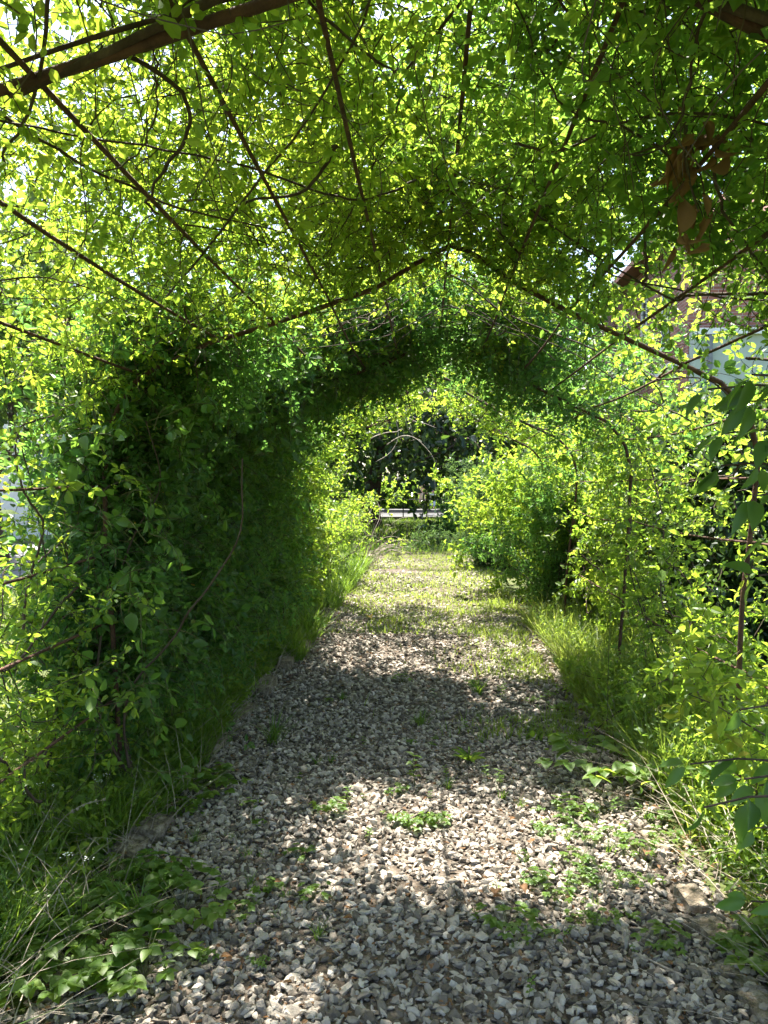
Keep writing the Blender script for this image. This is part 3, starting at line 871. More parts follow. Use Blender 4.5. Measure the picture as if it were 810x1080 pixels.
GN = Noise(17, 3.0)
def grass(label, n, xf, y0, y1, h0, h1, seed, mat='grass_blade', clump=-.8, w=.006, lean=.5, curve=.8):
    r = np.random.default_rng(seed)
    y = r.uniform(0, 1, n) ** 1.25 * (y1 - y0) + y0
    x = xf(y, r)
    k = GN(np.stack([x, y, 0 * x], -1)) > clump
    x, y = x[k], y[k]
    h = r.uniform(h0, h1, len(x)) * r.uniform(.5, 1, len(x)) * (1 + .25 * GN(np.stack([x * 2, y * 2, 0 * x + 3], -1)))
    g = Geo()
    blades(g, x, y, np.maximum(h, .03), w * r.uniform(.6, 1.5, len(x)), r, lean, curve)
    return tag(g.build('grass', M[mat]), label, 'grass', kind='stuff')
def strip(a, b, p=1.0):
    return lambda y, r: a + (b - a) * r.random(len(y)) ** p
grass('tall shaded grass along the left edge of the path', 13000, lambda y, r: -1.27 - np.abs(r.normal(0, .42, len(y))) + .05 * np.sin(y * 2), 1.6, 6.5, .12, .42, 81, clump=-.5, w=.0065, lean=.8, curve=1.1)
grass('shaded grass under the far part of the left vine wall', 9000, lambda y, r: -1.08 - np.abs(r.normal(0, .3, len(y))), 6.5, 14.5, .12, .45, 82, w=.010, clump=-.6, lean=.8)
grass('tall sunlit grass along the right edge of the path', 9500, lambda y, r: 1.1 + np.abs(r.normal(0, .45, len(y))) + .05 * np.sin(y * 2), 3.9, 8.6, .15, .52, 83, 'lit_blade', clump=-.6, w=.0075, lean=.7, curve=1.0)
grass('short grass at the right edge of the path nearest the camera', 3600, lambda y, r: 1.14 + np.abs(r.normal(0, .3, len(y))), 1.8, 4.0, .06, .26, 84, 'lit_blade', clump=-.3, w=.006, lean=.8)
grass('short sunlit grass growing over the far end of the gravel path', 20000, strip(-1.1, 1.15), 7.8, 17.5, .03, .11, 85, 'lit_blade', clump=-1.1, w=.009)
grass('scattered grass on the right half of the gravel path', 7500, lambda y, r: 1.0 - np.abs(r.normal(0, .38, len(y))), 4.6, 10, .03, .13, 86, 'lit_blade', clump=-.1, w=.007)
grass('sunlit lawn outside the pergola on the left', 22000, strip(-9, -1.9), 3.2, 10.6, .06, .16, 87, 'lit_blade', clump=-3, w=.014)
grass('sunlit grass outside the pergola on the right', 14000, strip(1.7, 8), 3.2, 12, .08, .22, 88, 'lit_blade', clump=-3, w=.014)
grass('shaded lawn beyond the far end of the path', 20000, strip(-8, 8), 17.2, 32.5, .08, .34, 89, 'grass_blade', clump=-3, w=.02)

# straw: last year's dead blades lying in the verges
r = np.random.default_rng(95)
g = Geo()
n = 1500
yy = 1.7 + r.random(n) ** 1.3 * 7
xx = np.where(r.random(n) < .5, -1.12 - np.abs(r.normal(0, .3, n)), 1.1 + np.abs(r.normal(0, .35, n)))
blades(g, xx, yy, r.uniform(.12, .4, n), .004 * r.uniform(.6, 1.4, n), r, 1.6, 1.6)
tag(g.build('straw', M['pale_twig']), 'dead straw coloured blades among the verge grass', 'straw', kind='stuff')
# broad leaved ground cover that nobody could count
def undergrowth(label, n, xf, y0, y1, h0, h1, seed, mat, size, ratio=.42):
    r = np.random.default_rng(seed)
    y = y0 + (y1 - y0) * r.random(n) ** 1.2
    x = xf(y, r)
    P0 = np.stack([x, y, np.full(n, .0)], -1)
    h = r.uniform(h0, h1, n) * (.75 + .3 * GN(P0))
    P = grow(P0, rand_dirs(n, r) * .45 + [0, 0, 1], 8, np.maximum(h, .05) / 7, .16, (0, 0, -.05), r)
    g = Geo()
    tubes(g, P, np.linspace(.002, .001, 8), 3)
    leaf_on_shoots(g, P, r, 2, size, ratio, .75, first=2, tmpl=T_B, spread=.1, petiole=.7)
    return tag(g.build('undergrowth', M[mat], smooth=True), label, 'ground cover', kind='stuff')
undergrowth('shaded broad leaved ground cover along the left of the path', 1500, lambda y, r: -1.30 - np.abs(r.normal(0, .4, len(y))), 1.7, 7.5, .08, .36, 96, 'weed_leaf', .042)
undergrowth('sunlit broad leaved ground cover along the right of the path', 1700, lambda y, r: 1.16 + np.abs(r.normal(0, .45, len(y))), 1.9, 8.5, .08, .42, 97, 'weed_leaf', .038)
# ------------------------------------------------------------------ weeds (protos then copies)
def weed_seedling(seed, h=.13, pairs=5, size=.035, ratio=.5):
    r = np.random.default_rng(seed)
    t = thing('weed', 'x', 'weed')
    P = grow(np.zeros((1, 3)), np.array([[.1, .05, 1.0]]), 9, h / 8, .1, (0, 0, .1), r)
    gs, gl = Geo(), Geo()
    tubes(gs, P, np.linspace(.0024, .001, 9), 4)
    for i in range(pairs):
        k = 2 + int(i * 6 / pairs)
        a0 = i * 1.57 + .4
        for q in (0, math.pi):
            ax = np.array([[math.cos(a0 + q), math.sin(a0 + q), r.uniform(.1, .6)]])
            leaves(gl, P[0, k][None], norm(ax), norm(np.array([[0, 0, 1.0]]) + r.normal(size=(1, 3)) * .2), size * r.uniform(.7, 1.15), size * ratio, T_B)
    gs.build('stem', M['green_twig'], t); gl.build('foliage', M['weed_leaf'], t, smooth=True)
    return t
def weed_trifoliate(seed, n=14, spread=.10, h=.07, size=.036):
    r = np.random.default_rng(seed)
    t = thing('weed', 'x', 'weed')
    gs, gl = Geo(), Geo()
    for i in range(n):
        a = r.uniform(0, 6.28); d_ = spread * r.random() ** .6; hh = h * r.uniform(.5, 1.2)
        tip = np.array([math.cos(a) * d_, math.sin(a) * d_, hh])
        u = np.linspace(0, 1, 5)[:, None]
        Q = u * tip * [1, 1, 0] + (u ** .6) * tip * [0, 0, 1]
        tubes(gs, Q, np.linspace(.0016, .001, 5), 4)
        for b in (-1.2, 0, 1.2):
            ax = norm(np.array([[math.cos(a + b), math.sin(a + b), .1]]))
            leaves(gl, tip[None], ax, norm(np.array([[0, 0, 1.0]]) + r.normal(size=(1, 3)) * .25), size * r.uniform(.75, 1.1), size * .72, T_B)
    gs.build('stem', M['green_twig'], t); gl.build('foliage', M['weed_leaf'], t, smooth=True)
    return t
def weed_rosette(seed, n=12, L=.16, w=.022):
    r = np.random.default_rng(seed)
    t = thing('weed', 'x', 'weed')
    gl = Geo()
    a = r.uniform(0, 6.28, n)
    el = r.uniform(.5, 1.6, n)
    ax = norm(np.stack([np.cos(a), np.sin(a), el], -1))
    leaves(gl, np.stack([np.cos(a), np.sin(a), 0 * a], -1) * .008, ax, norm(np.stack([-np.cos(a) * el, -np.sin(a) * el, 0 * a + 1], -1)), L * r.uniform(.6, 1.1, n), w * r.uniform(.7, 1.2, n), leaf_broad(7, .35, .25, .5))
    gl.build('foliage', M['weed_leaf'], t, smooth=True)
    gs = Geo(); tubes(gs, np.array([[(0, 0, -.01), (0, 0, .01), (0.002, 0, .03)]]), [.006, .006, .003], 5); gs.build('stem', M['green_twig'], t)
    return t
def weed_tuft(seed, n=40, h=.16):
    r = np.random.default_rng(seed)
    t = thing('grass_tuft', 'x', 'weed')
    g = Geo()
    blades(g, r.normal(0, .012, n), r.normal(0, .012, n), h * r.uniform(.4, 1.1, n), .0045 * r.uniform(.7, 1.4, n), r, .7, .9)
    g.build('foliage', M['grass_blade'], t)
    return t
PROTO = {'seedling': weed_seedling(101), 'seedling2': weed_seedling(102, .09, 4, .03, .6), 'tri': weed_trifoliate(103), 'tri2': weed_trifoliate(104, 20, .15, .09, .042),
         'ros': weed_rosette(105), 'tuft': weed_tuft(106), 'tuft2': weed_tuft(107, 22, .10)}
used = set()
def place(kind, x, y, s, label, group=None, rz=None):
    p = PROTO[kind]
    if kind in used:
        o = copy_tree(p)
    else:
        used.add(kind); o = p
    o.location = (x, y, .012)
    o.rotation_euler = (0, 0, random.uniform(0, 6.28) if rz is None else rz)
    o.scale = (s, s, s)
    for k in ('group',):
        if k in o: del o[k]
    tag(o, label, None, group)
    return o
def gxy(px, py):
    """ground point under a photo pixel (810x1080 frame)"""
    y = 1.55 * 812 / (py - 510)
    return (px - 450) * y / 812, y
# singles
place('seedling', *gxy(438, 836), 1.55, 'lone upright bright seedling in the shaded gravel mid path')
place('ros', *gxy(496, 808), .8, 'strap leaved clump in the shaded gravel right of the lone seedling')
place('tri2', *gxy(75, 1058), 1.25, 'large sunlit strawberry leaved plant in the lower left corner')
place('tri2', *gxy(20, 1075), 1.3, 'broad leaved plant cut by the lower left corner of the frame')
place('seedling', *gxy(505, 985), .55, 'small dark weed at the edge of the sunlit gravel')
place('tuft', *gxy(505, 735), 1.1, 'grass tuft in the bright weeds by the right path edge')
place('tuft', *gxy(285, 792), 1.4, 'wispy grass tuft at the left path edge below the dark vine')
place('tuft', *gxy(140, 1000), 1.25, 'thin drooping grass tuft in the gravel beside the left edging stone')
place('seedling2', *gxy(222, 975), 1.3, 'small seedling in the gravel below the left edging stone')
place('tri', *gxy(345, 868), .9, 'flat leaved weed at the left edge of the sunlit gravel patch')
place('seedling', *gxy(560, 1065), .6, 'tiny dark seedling in the shaded gravel at the bottom')
place('seedling', *gxy(530, 740), 1.1, 'upright weed at the right edge of the path shade')
def field(kinds, n, fx, fy, s, label, group, seed, cl=-9):
    r = np.random.default_rng(seed)
    nz = Noise(seed, 4)
    m = 0
    while m < n:
        px, py = fx(r), fy(r)
        x, y = gxy(px, py)
        if nz(np.array([[x, y, 0]]))[0] < cl:
            continue
        place(kinds[r.integers(len(kinds))], x, y, r.uniform(*s), label, group)
        m += 1
field(['tri', 'seedling2', 'seedling2', 'tri2', 'seedling', 'tuft2'], 75, lambda r: r.normal(640, 55), lambda r: r.uniform(850, 1015), (.35, .75), 'bright low weed among others carpeting the sunlit gravel by the right edging stones', 'weeds by the right edging stones', 201, -.2)
field(['seedling2', 'tuft2', 'seedling', 'tri'], 40, lambda r: r.normal(560, 50), lambda r: r.uniform(670, 800), (.5, 1.0), 'small weed among others at the right side of the path near the tall grass', 'weeds along the right of the path', 202)
field(['tri', 'seedling2', 'tuft2', 'tuft', 'seedling'], 40, lambda r: r.uniform(330, 610), lambda r: r.uniform(730, 900), (.4, .85), 'tiny weed among others scattered in the shaded gravel across the middle of the path', 'weeds across the middle of the path', 203)
field(['seedling2', 'tuft2', 'tri', 'tuft'], 26, lambda r: r.uniform(165, 340), lambda r: r.uniform(830, 1040), (.35, .65), 'tiny weed among others sprouting in the dappled gravel on the left of the path', 'weeds on the left of the path', 204)
field(['tri2', 'tri', 'seedling'], 34, lambda r: r.uniform(10, 185) , lambda r: r.uniform(925, 1070), (.7, 1.35), 'leafy weed among others in the undergrowth of the lower left corner', 'weeds in the lower left undergrowth', 205)
field(['tri2', 'seedling', 'tri', 'seedling2'], 34, lambda r: r.uniform(755, 850), lambda r: r.uniform(800, 1040), (.5, 1.1), 'sunlit leafy weed among others behind the right edging stones', 'weeds behind the right edging stones', 206)
field(['seedling', 'tri2', 'tuft'], 16, lambda r: r.uniform(140, 225) , lambda r: r.uniform(760, 880), (.7, 1.2), 'shaded leafy weed among others at the foot of the dark left vine', 'weeds at the foot of the left vine', 207)
field(['tri2', 'seedling', 'seedling2'], 30, lambda r: r.uniform(620, 760), lambda r: r.uniform(735, 830), (1.2, 2.2), 'tall sunlit leafy weed among others in the right verge', 'weeds in the right verge', 208)

# white flowered weeds, lower left
def flower_plant(label, x, y, h, seed):
    r = np.random.default_rng(seed)
    t = thing('flowering_weed', label, 'weed', (x, y, 0))
    P = grow(np.zeros((5, 3)), rand_dirs(5, r) * .25 + [0, 0, 1], 10, h / 9, .08, (0, 0, .1), r)
    gs, gl, gf = Geo(), Geo(), Geo()
    tubes(gs, P, np.linspace(.002, .001, 10), 4)
    leaf_on_shoots(gl, P[:, :8], r, 1, .035, .35, .6, tmpl=T_B)
    tip = np.repeat(P[:3, -1], 7, 0) + r.normal(size=(21, 3)) * [.009, .009, .004]
    a = rand_dirs(21, r); a[:, 2] = .2
    leaves(gf, tip, norm(a), np.repeat([[0, 0, 1.0]], 21, 0), .006, .005, T_S)
    gs.build('stem', M['green_twig'], t); gl.build('foliage', M['weed_leaf'], t, smooth=True); gf.build('flower', M['petal'], t)
x, y = gxy(70, 1010); flower_plant('white flowered weed standing above the strawberry leaved plant, lower left', x, y, .30, 301)
x, y = gxy(100, 905); flower_plant('white flowered weed in the shaded grass behind the left edging stone', x, y, .30, 302)
x, y = gxy(40, 930); flower_plant('white flowered weed in the tall grass at the left edge', x, y, .33, 303)

# pale arching seed stalks
def stalk(label, x, y, h, dx, seed, mat='pale_twig'):
    K = 18
    u = np.linspace(0, 1, K)
    Q = np.stack([dx * u ** 2.2, .1 * u ** 2, h * (1.25 * u - .42 * u ** 3.2)], -1)
    t = thing('grass_stalk', label, 'grass stalk', (x, y, 0))
    g = Geo(); tubes(g, Q, np.linspace(.0022, .0012, K), 4); g.build('stem', M[mat], t)
    r = np.random.default_rng(seed)
    g = Geo()
    tp = Q[-6:].repeat(6, 0)
    leaves(g, tp + r.normal(size=tp.shape) * .003, norm(rand_dirs(36, r) + (Q[-1] - Q[-3]) * 30), rand_dirs(36, r), .014, .004, T_NEEDLE)
    g.build('seed_head', M[mat], t)
stalk('pale arching dry grass stalk in the lower left grass', *gxy(28, 945), .33, .2, 401)
stalk('green arching grass stalk before the dark vine on the left', *gxy(118, 850), .5, .42, 402, 'green_twig')
stalk('thin upright grass stalk at the left path edge', *gxy(165, 800), .5, .05, 403, 'green_twig')
stalk('thin leaning dry stalk over the shaded gravel by the left edge', *gxy(292, 778), .42, .22, 404)
stalk('tall pale grass stalk in the right verge', *gxy(640, 790), .95, .04, 405, 'green_twig')

# ------------------------------------------------------------------ edging stones
def edging(label, x, y, sx, sy, h, rz, seed, group):
    r = np.random.default_rng(seed)
    g = Geo()
    nx, ny, nz = 5, 4, 4
    V, idx = [], {}
    F = []
    def vid(i, j, k):
        if (i, j, k) not in idx:
            p = np.array([i / (nx - 1) - .5, j / (ny - 1) - .5, k / (nz - 1)])
            q = p.copy(); q[2] -= .5
            c = np.clip(np.abs(q) * 2, 0, 1)
            rnd = 1 - .05 * ((c ** 6).sum() - 1 if (c ** 6).sum() > 1 else 0)
            q = q * rnd + r.normal(0, .013, 3)
            idx[(i, j, k)] = len(V)
            V.append((q[0] * sx, q[1] * sy, (q[2] + .5) * h - .03))
        return idx[(i, j, k)]
    for a, b, (na, nb), mk in ((0, 0, (nx, ny), lambda i, j, e: (i, j, e * (nz - 1))), (0, 0, (nx, nz), lambda i, j, e: (i, e * (ny - 1), j)), (0, 0, (ny, nz), lambda i, j, e: (e * (nx - 1), i, j))):
        for e in (0, 1):
            for i in range(na - 1):
                for j in range(nb - 1):
                    F.append([vid(*mk(i, j, e)), vid(*mk(i + 1, j, e)), vid(*mk(i + 1, j + 1, e)), vid(*mk(i, j + 1, e))])
    g.add(V, np.array(F))
    o = g.build('edging_stone', M['edge_stone'], smooth=False)
    b = o.modifiers.new('bevel', 'BEVEL'); b.width = .008; b.segments = 2; b.limit_method = 'ANGLE'
    o.location = (x, y, 0); o.rotation_euler = (r.normal(0, .05), r.normal(0, .06), rz)
    return tag(o, label, 'edging stone', group)
GR, GLF = 'edging stones along the right of the path', 'edging stones along the left of the path'
for i, (px, py, sx, sy, h, rz, lb) in enumerate([
        (730, 956, .10, .14, .085, .12, 'flat pale edging stone, farthest of the sunlit ones at right path edge'),
        (752, 990, .10, .13, .08, .3, 'cracked pale edging stone, second of the sunlit ones at right path edge'),
        (776, 1032, .09, .13, .05, .5, 'tilted shaded edging stone below the two sunlit ones at right'),
        (806, 1068, .10, .15, .06, .2, 'dark edging stone cut by the lower right corner'),
        (690, 890, .11, .16, .06, .1, 'half buried edging stone among weeds behind the sunlit ones at right')]):
    x, y = gxy(px, py)
    edging(lb, x, y, sx, sy, h, rz, 500 + i, GR)
for i, (px, py, sx, sy, h, rz, lb) in enumerate([
        (150, 893, .15, .16, .09, -.1, 'square mossy edging stone beside the gravel at left, farther of the near pair'),
        (124, 912, .15, .12, .07, -.2, 'mossy edging stone at left, nearer of the near pair'),
        (218, 800, .13, .24, .09, -.1, 'shaded edging stone at left below the dark vine'),
        (252, 760, .12, .26, .09, -.05, 'shaded edging stone at left, second beyond the near pair'),
        (278, 732, .12, .28, .10, .0, 'edging stone at left where the row bends behind grass'),
        (300, 706, .12, .30, .11, .05, 'long edging stone at left, just before the sunlit gravel'),
        (318, 688, .12, .28, .10, .05, 'edging stone at left in front of the tall sunlit grass'),
        (383, 590, .5, .28, .13, .0, 'low flat slab at the far left end of the path')]):
    x, y = gxy(px, py)
    edging(lb, x, y, sx, sy, h, rz, 520 + i, GLF)

# leaf litter: crumbs of dead leaves and straw between the stones
r = np.random.default_rng(77)
g = Geo()
n = 5200
yl = 1.75 + (r.random(n) ** 1.5) * 9
xl = r.normal(0, .75, n)
xl = np.where(r.random(n) < .45, np.sign(r.normal(size=n)) * (1.0 + np.abs(r.normal(0, .18, n))), xl)
k = np.abs(xl) < 1.7
xl, yl = xl[k], yl[k]; n = len(xl)
a = r.uniform(0, 6.28, n)
leaves(g, np.stack([xl, yl, r.uniform(.012, .034, n)], -1), norm(np.stack([np.cos(a), np.sin(a), r.normal(0, .2, n)], -1)), norm(r.normal(size=(n, 3)) * .5 + [0, 0, 1]), r.uniform(.008, .034, n), r.uniform(.003, .013, n))
tag(g.build('leaf_litter', M['dry_leaf']), 'crumbs of dead leaves lying between the stones of the path', 'leaf litter', kind='stuff')
# fallen leaves and sticks
def fallen(label, x, y, mat, L, w, seed, group=None):
    r = np.random.default_rng(seed)
    g = Geo()
    a = r.uniform(0, 6.28)
    leaves(g, np.zeros((1, 3)), np.array([[math.cos(a), math.sin(a), .12]]), norm(np.array([[r.normal() * .3, r.normal() * .3, 1.0]])), L, w, leaf_broad(6, .2, .5))
    o = g.build('fallen_leaf', M[mat], smooth=True)
    o.location = (x, y, .04)
    return tag(o, label, 'leaf', group)
fallen('bright yellow leaf lying on the sunlit far gravel', *gxy(388, 655), 'yellow_leaf', .11, .07, 601)
fallen('curled red brown leaf on the sunlit gravel right of the small dark weed', *gxy(556, 958), 'dry_leaf', .07, .03, 602)
fallen('orange brown leaf among the weeds by the right edging stones', *gxy(682, 912), 'dry_leaf', .05, .035, 603)
fallen('dry pinkish leaf on the gravel beside the small dark weed', *gxy(524, 962), 'dry_leaf', .06, .04, 604)
for i in range(26):
    r = np.random.default_rng(620 + i)
    fallen('small dry leaf, one of many scattered over the near gravel', *gxy(r.uniform(200, 760), r.uniform(830, 1070)), 'dry_leaf', r.uniform(.02, .04), r.uniform(.012, .02), 660 + i, 'dry leaves scattered on the gravel')
def stick(label, px, py, L, rz, seed, rise=0.0, mat='pale_twig', rad=.004):
    r = np.random.default_rng(seed)
    x, y = gxy(px, py)
    P = grow(np.zeros((1, 3)), np.array([[math.cos(rz), math.sin(rz), rise]]), 12, L / 11, .08, (0, 0, -.02 if rise else 0), r)
    P[..., 2] = np.maximum(P[..., 2] * (1 if rise else .1), -.02) + .035
    g = Geo(); tubes(g, P, np.linspace(rad, rad * .5, 12), 5)
    o = g.build('stick', M[mat], smooth=True); o.location = (x, y, 0)
    return tag(o, label, 'stick')
stick('thin pale stick on the dark gravel near the right edging stones', 722, 1042, .16, 2.4, 701)
stick('pale stick lying across the gravel at the right verge', 660, 838, .42, .45, 702, .15)
stick('bare brown stick leaning through the right verge', 760, 695, 1.0, 2.5, 703, .3, 'twig', .007)
stick('bare pale stick leaning beside the columnar shrub', 628, 668, .7, 2.1, 704, .5, 'pale_twig', .008)
stick('short straw on the gravel under the left edging stone', 98, 964, .1, .1, 705, 0, 'pale_twig', .003)

# ------------------------------------------------------------------ trees
def tree(label, loc, h, trunk_r, crown_r, crown_z, leaf, size, n_leaf, seed, lean=(0, 0), limbs=9, name='tree', low=.35, flat=1.0, cat='tree'):
    r = np.random.default_rng(seed)
    t = thing(name, label, cat, loc)
    K = 12
    u = np.linspace(0, 1, K)
    th = crown_z * 1.1
    tr = np.stack([lean[0] * u ** 1.5 + .06 * np.sin(u * 5 + seed), lean[1] * u ** 1.5 + .05 * np.cos(u * 4), th * u - .05], -1)
    g = Geo()
    tubes(g, tr, trunk_r * np.concatenate(([1.5, 1.15], np.linspace(1.0, .35, K - 2))), 10)
    ends, segs = [], []
    for i in range(limbs):
        k = int(K * r.uniform(low, .97)); k = min(k, K - 1)
        a = i * 2.4 + r.uniform(-.4, .4)
        D = np.array([[math.cos(a), math.sin(a), r.uniform(-.05, .75)]])
        L = crown_r * r.uniform(.75, 1.1)
        P = grow(tr[k][None], D, 11, L / 10, .14, (0, 0, .03), r)
        tubes(g, P, np.linspace(trunk_r * .42, trunk_r * .06, 11), 6)
        for q in range(4, 11):
            for _ in range(3):
                B = grow(P[0, q][None], rand_dirs(1, r) + [[0, 0, .25]] + (P[:, q] - P[:, q - 1]) / np.linalg.norm(P[:, q] - P[:, q - 1]) * .5, 7, crown_r * .07 * r.uniform(.6, 1.3), .22, (0, 0, -.04), r)
                segs.append(B[0])
    B = np.array(segs)
    tubes(g, B, np.linspace(trunk_r * .07, trunk_r * .015, 7), 4)
    g.build('trunk', M['bark'], t, smooth=True)
    gl = Geo()
    cen = np.concatenate([B[:, 2:].reshape(-1, 3)])
    c2 = norm(r.normal(size=(limbs * 14, 3))) * crown_r * r.uniform(.45, 1.0, (limbs * 14, 1)) * [1, 1, (h - crown_z) / crown_r * flat] + [lean[0], lean[1], crown_z + .1 * h]
    c2 = c2[c2[:, 2] > crown_z * .55]
    cen = np.concatenate([cen, c2])
    pick = r.integers(0, len(cen), n_leaf)
    pos = cen[pick] + r.normal(size=(n_leaf, 3)) * crown_r * .085
    ax = rand_dirs(n_leaf, r); ax[:, 2] -= .25
    leaves(gl, pos, norm(ax), norm(rand_dirs(n_leaf, r) * .7 + [0, 0, .6]), size * r.uniform(.6, 1.3, n_leaf), size * .62 * r.uniform(.7, 1.2, n_leaf))
    gl.build('crown', M[leaf], t)
    return t

tree('dark tree with a leaning trunk beyond the far end of the path', (-2.0, 27.5, 0), 9.5, .32, 6.3, 4.6, 'unlit_leaf', .27, 24000, 801, (.9, -.4), 12, low=.45)  # crown darker than other trees: its unlit side painted into the leaf colour
tree('broad tree behind the street on the left of the opening', (-9.5, 47, 0), 11, .4, 5.5, 5.5, 'tree_leaf', .34, 9000, 802)
tree('broad tree behind the street on the right of the opening', (8.5, 50, 0), 12, .4, 6, 5.5, 'tree_leaf', .36, 9000, 803)
tree('tall tree straight behind the people across the street', (0.5, 66, 0), 13, .4, 7, 5.5, 'tree_leaf', .42, 9000, 804)
tree('round tree by the street between the opening and the brick house', (4.2, 34, 0), 8, .25, 3.6, 3.6, 'tree_leaf', .24, 9000, 805)
tree('tree over the shaded driveway on the left', (-8.5, 14.5, 0), 7, .22, 3.4, 4.0, 'tree_leaf', .17, 13000, 806)
tree('tree left of the tunnel beyond the driveway', (-5.5, 22, 0), 8, .25, 3.6, 3.6, 'tree_leaf', .2, 11000, 807)
tree('tall tree behind the left vine wall', (-15, 30, 0), 11, .3, 5, 4.5, 'tree_leaf', .3, 9000, 808)

# hedge beyond the street and low bush at the fence
hedge('sunlit bushes across the street below the people', -14, 12, 45.2, 46.6, 1.1, 62, 5200, .22, 'lime_leaf')
shrub('bushy_shrub', 'sunlit bush at the railing left of the people', 'shrub', (-.9, 44.8, 0), 30, 1.5, .7, 'lime_leaf', .16, 52, 3, 10, .16, 2, 6, .5, base=.7, low=.05)

# bare arching twigs, far left end
r = np.random.default_rng(91)
t = thing('bare_bush', 'pale bare arching twigs at the far left end of the tunnel', 'dead bush', (-1.15, 14.0, 0))
P = grow(r.normal(size=(26, 3)) * [.15, .2, 0], rand_dirs(26, r) * .35 + [.45, -.1, 1], 16, r.uniform(.06, .11, 26), .12, (.05, 0, -.22), r)
P[..., 2] = np.maximum(P[..., 2], .01)
g = Geo(); tubes(g, P, np.linspace(.007, .003, 16), 4); g.build('stem', M['pale_twig'], t, smooth=True)
t = thing('dead_branch', 'pale bare branch hanging across the top of the far opening', 'branch', (-.9, 12.6, 2.5))
P = grow(r.normal(size=(14, 3)) * [.1, .2, .15], rand_dirs(14, r) * .4 + [1, 0, .5], 16, r.uniform(.05, .10, 14), .22, (0, 0, -.2), r)
g = Geo(); tubes(g, P, np.linspace(.009, .003, 16), 4); g.build('branch', M['pale_twig'], t, smooth=True)

# ------------------------------------------------------------------ railing, people, canopy across the street
t = thing('railing', 'low dark metal railing between the shaded lawn and the street', 'railing', (0, 32.9, 0))
for i in range(-9, 10):
    g = Geo(); g.box(i * 1.0 - .025, i * 1.0 + .025, -.025, .025, 0, .95); g.build('post', M['dark_metal'], t, bevel=.004)
for z in (.32, .88):
    g = Geo(); tubes(g, np.array([[(-9, .0, z), (0, .0, z), (9, .0, z)]]), [.02] * 3, 6); g.build('rail', M['dark_metal'], t)

def skin_obj(name, joints, edges, radii, mat, parent, sub=2):
    me = bpy.data.meshes.new(name)
    me.from_pydata(joints, edges, [])
    o = bpy.data.objects.new(name, me)
    COL.objects.link(o)
    o.parent = parent
    me.materials.append(mat)
    sk = o.modifiers.new('skin', 'SKIN')
    lay = me.skin_vertices[0] if me.skin_vertices else None
    if lay is None:
        bm_attr = None
    for i, rr in enumerate(radii):
        lay.data[i].radius = rr if isinstance(rr, tuple) else (rr, rr)
    lay.data[0].use_root = True
    sk.use_smooth_shade = True
    ss = o.modifiers.new('sub', 'SUBSURF'); ss.levels = sub; ss.render_levels = sub
    return o

def person(label, loc, rz, top, bottom, skirt=False, arm=0.0):
    t = thing('person', label, 'person', loc, None, rz)
    J = [(0, 0, .95), (0, 0, 1.15), (0, .01, 1.38), (0, .01, 1.50), (0, -.01, 1.57), (0, -.02, 1.66), (0, -.01, 1.73)]
    E = [(0, 1), (1, 2), (2, 3), (3, 4), (4, 5), (5, 6)]
    Rr = [(.15, .11), (.13, .10), (.15, .10), (.055, .055), (.075, .085), (.085, .10), (.06, .07)]
    for s in (-1, 1):
        b = len(J)
        J += [(s * .17, .01, 1.40), (s * .23, .02, 1.14), (s * (.24 + .02), -.06 - arm * .15, .92 + arm * .25), (s * .25, -.08 - arm * .2, .83 + arm * .3)]
        E += [(2, b), (b, b + 1), (b + 1, b + 2), (b + 2, b + 3)]
        Rr += [.06, .045, .032, (.03, .045)]
        b = len(J)
        J += [(s * .10, 0, .86), (s * .11, -.01 * s, .48), (s * .11, .02, .09), (s * .12, -.12, .04)]
        E += [(0, b), (b, b + 1), (b + 1, b + 2), (b + 2, b + 3)]
        Rr += [.085, .058, .04, .035]
    skin_obj('body', J, E, Rr, M['skin'], t)
    # shirt
    J2 = [(0, 0, .92), (0, 0, 1.15), (0, .01, 1.38), (0, .01, 1.46), (-.17, .01, 1.40), (-.215, .015, 1.2), (.17, .01, 1.40), (.215, .015, 1.2)]
    skin_obj('shirt', J2, [(0, 1), (1, 2), (2, 3), (2, 4), (4, 5), (2, 6), (6, 7)], [(.165, .125), (.15, .115), (.165, .115), .07, .07, .06, .07, .06], M[top], t)
    if skirt:
        skin_obj('skirt', [(0, 0, .98), (0, 0, .7), (0, 0, .3)], [(0, 1), (1, 2)], [(.16, .12), (.19, .15), (.23, .19)], M[bottom], t)
    else:
        J3 = [(0, 0, .98), (-.10, 0, .84), (-.11, 0, .48), (-.11, .02, .12), (.10, 0, .84), (.11, 0, .48), (.11, .02, .12)]
        skin_obj('trousers', J3, [(0, 1), (1, 2), (2, 3), (0, 4), (4, 5), (5, 6)], [(.16, .12), .1, .075, .06, .1, .075, .06], M[bottom], t)
    skin_obj('hair', [(0, .03, 1.62), (0, .025, 1.70), (0, 0, 1.76)], [(0, 1), (1, 2)], [(.09, .075), (.095, .095), (.07, .08)], M['hair'], t)
    return t
pz = .13
person('standing person in peach top and long tan skirt across the street', (-.25, 43.4, pz), .3, 'peach_cloth', 'tan_cloth', True)
person('standing person in blue top and pale trousers across the street', (.32, 43.6, pz), -.4, 'blue_cloth', 'pale_cloth', False, .5)
t = thing('canopy', 'small white canopy on posts behind the two standing people', 'canopy', (.7, 48.5, 0))
for x in (-1.3, 1.3):
    for y in (-1, 1):
        g = Geo(); g.box(x - .04, x + .04, y - .04, y + .04, 0, 2.05); g.build('post', M['white_paint'], t)
g = Geo()
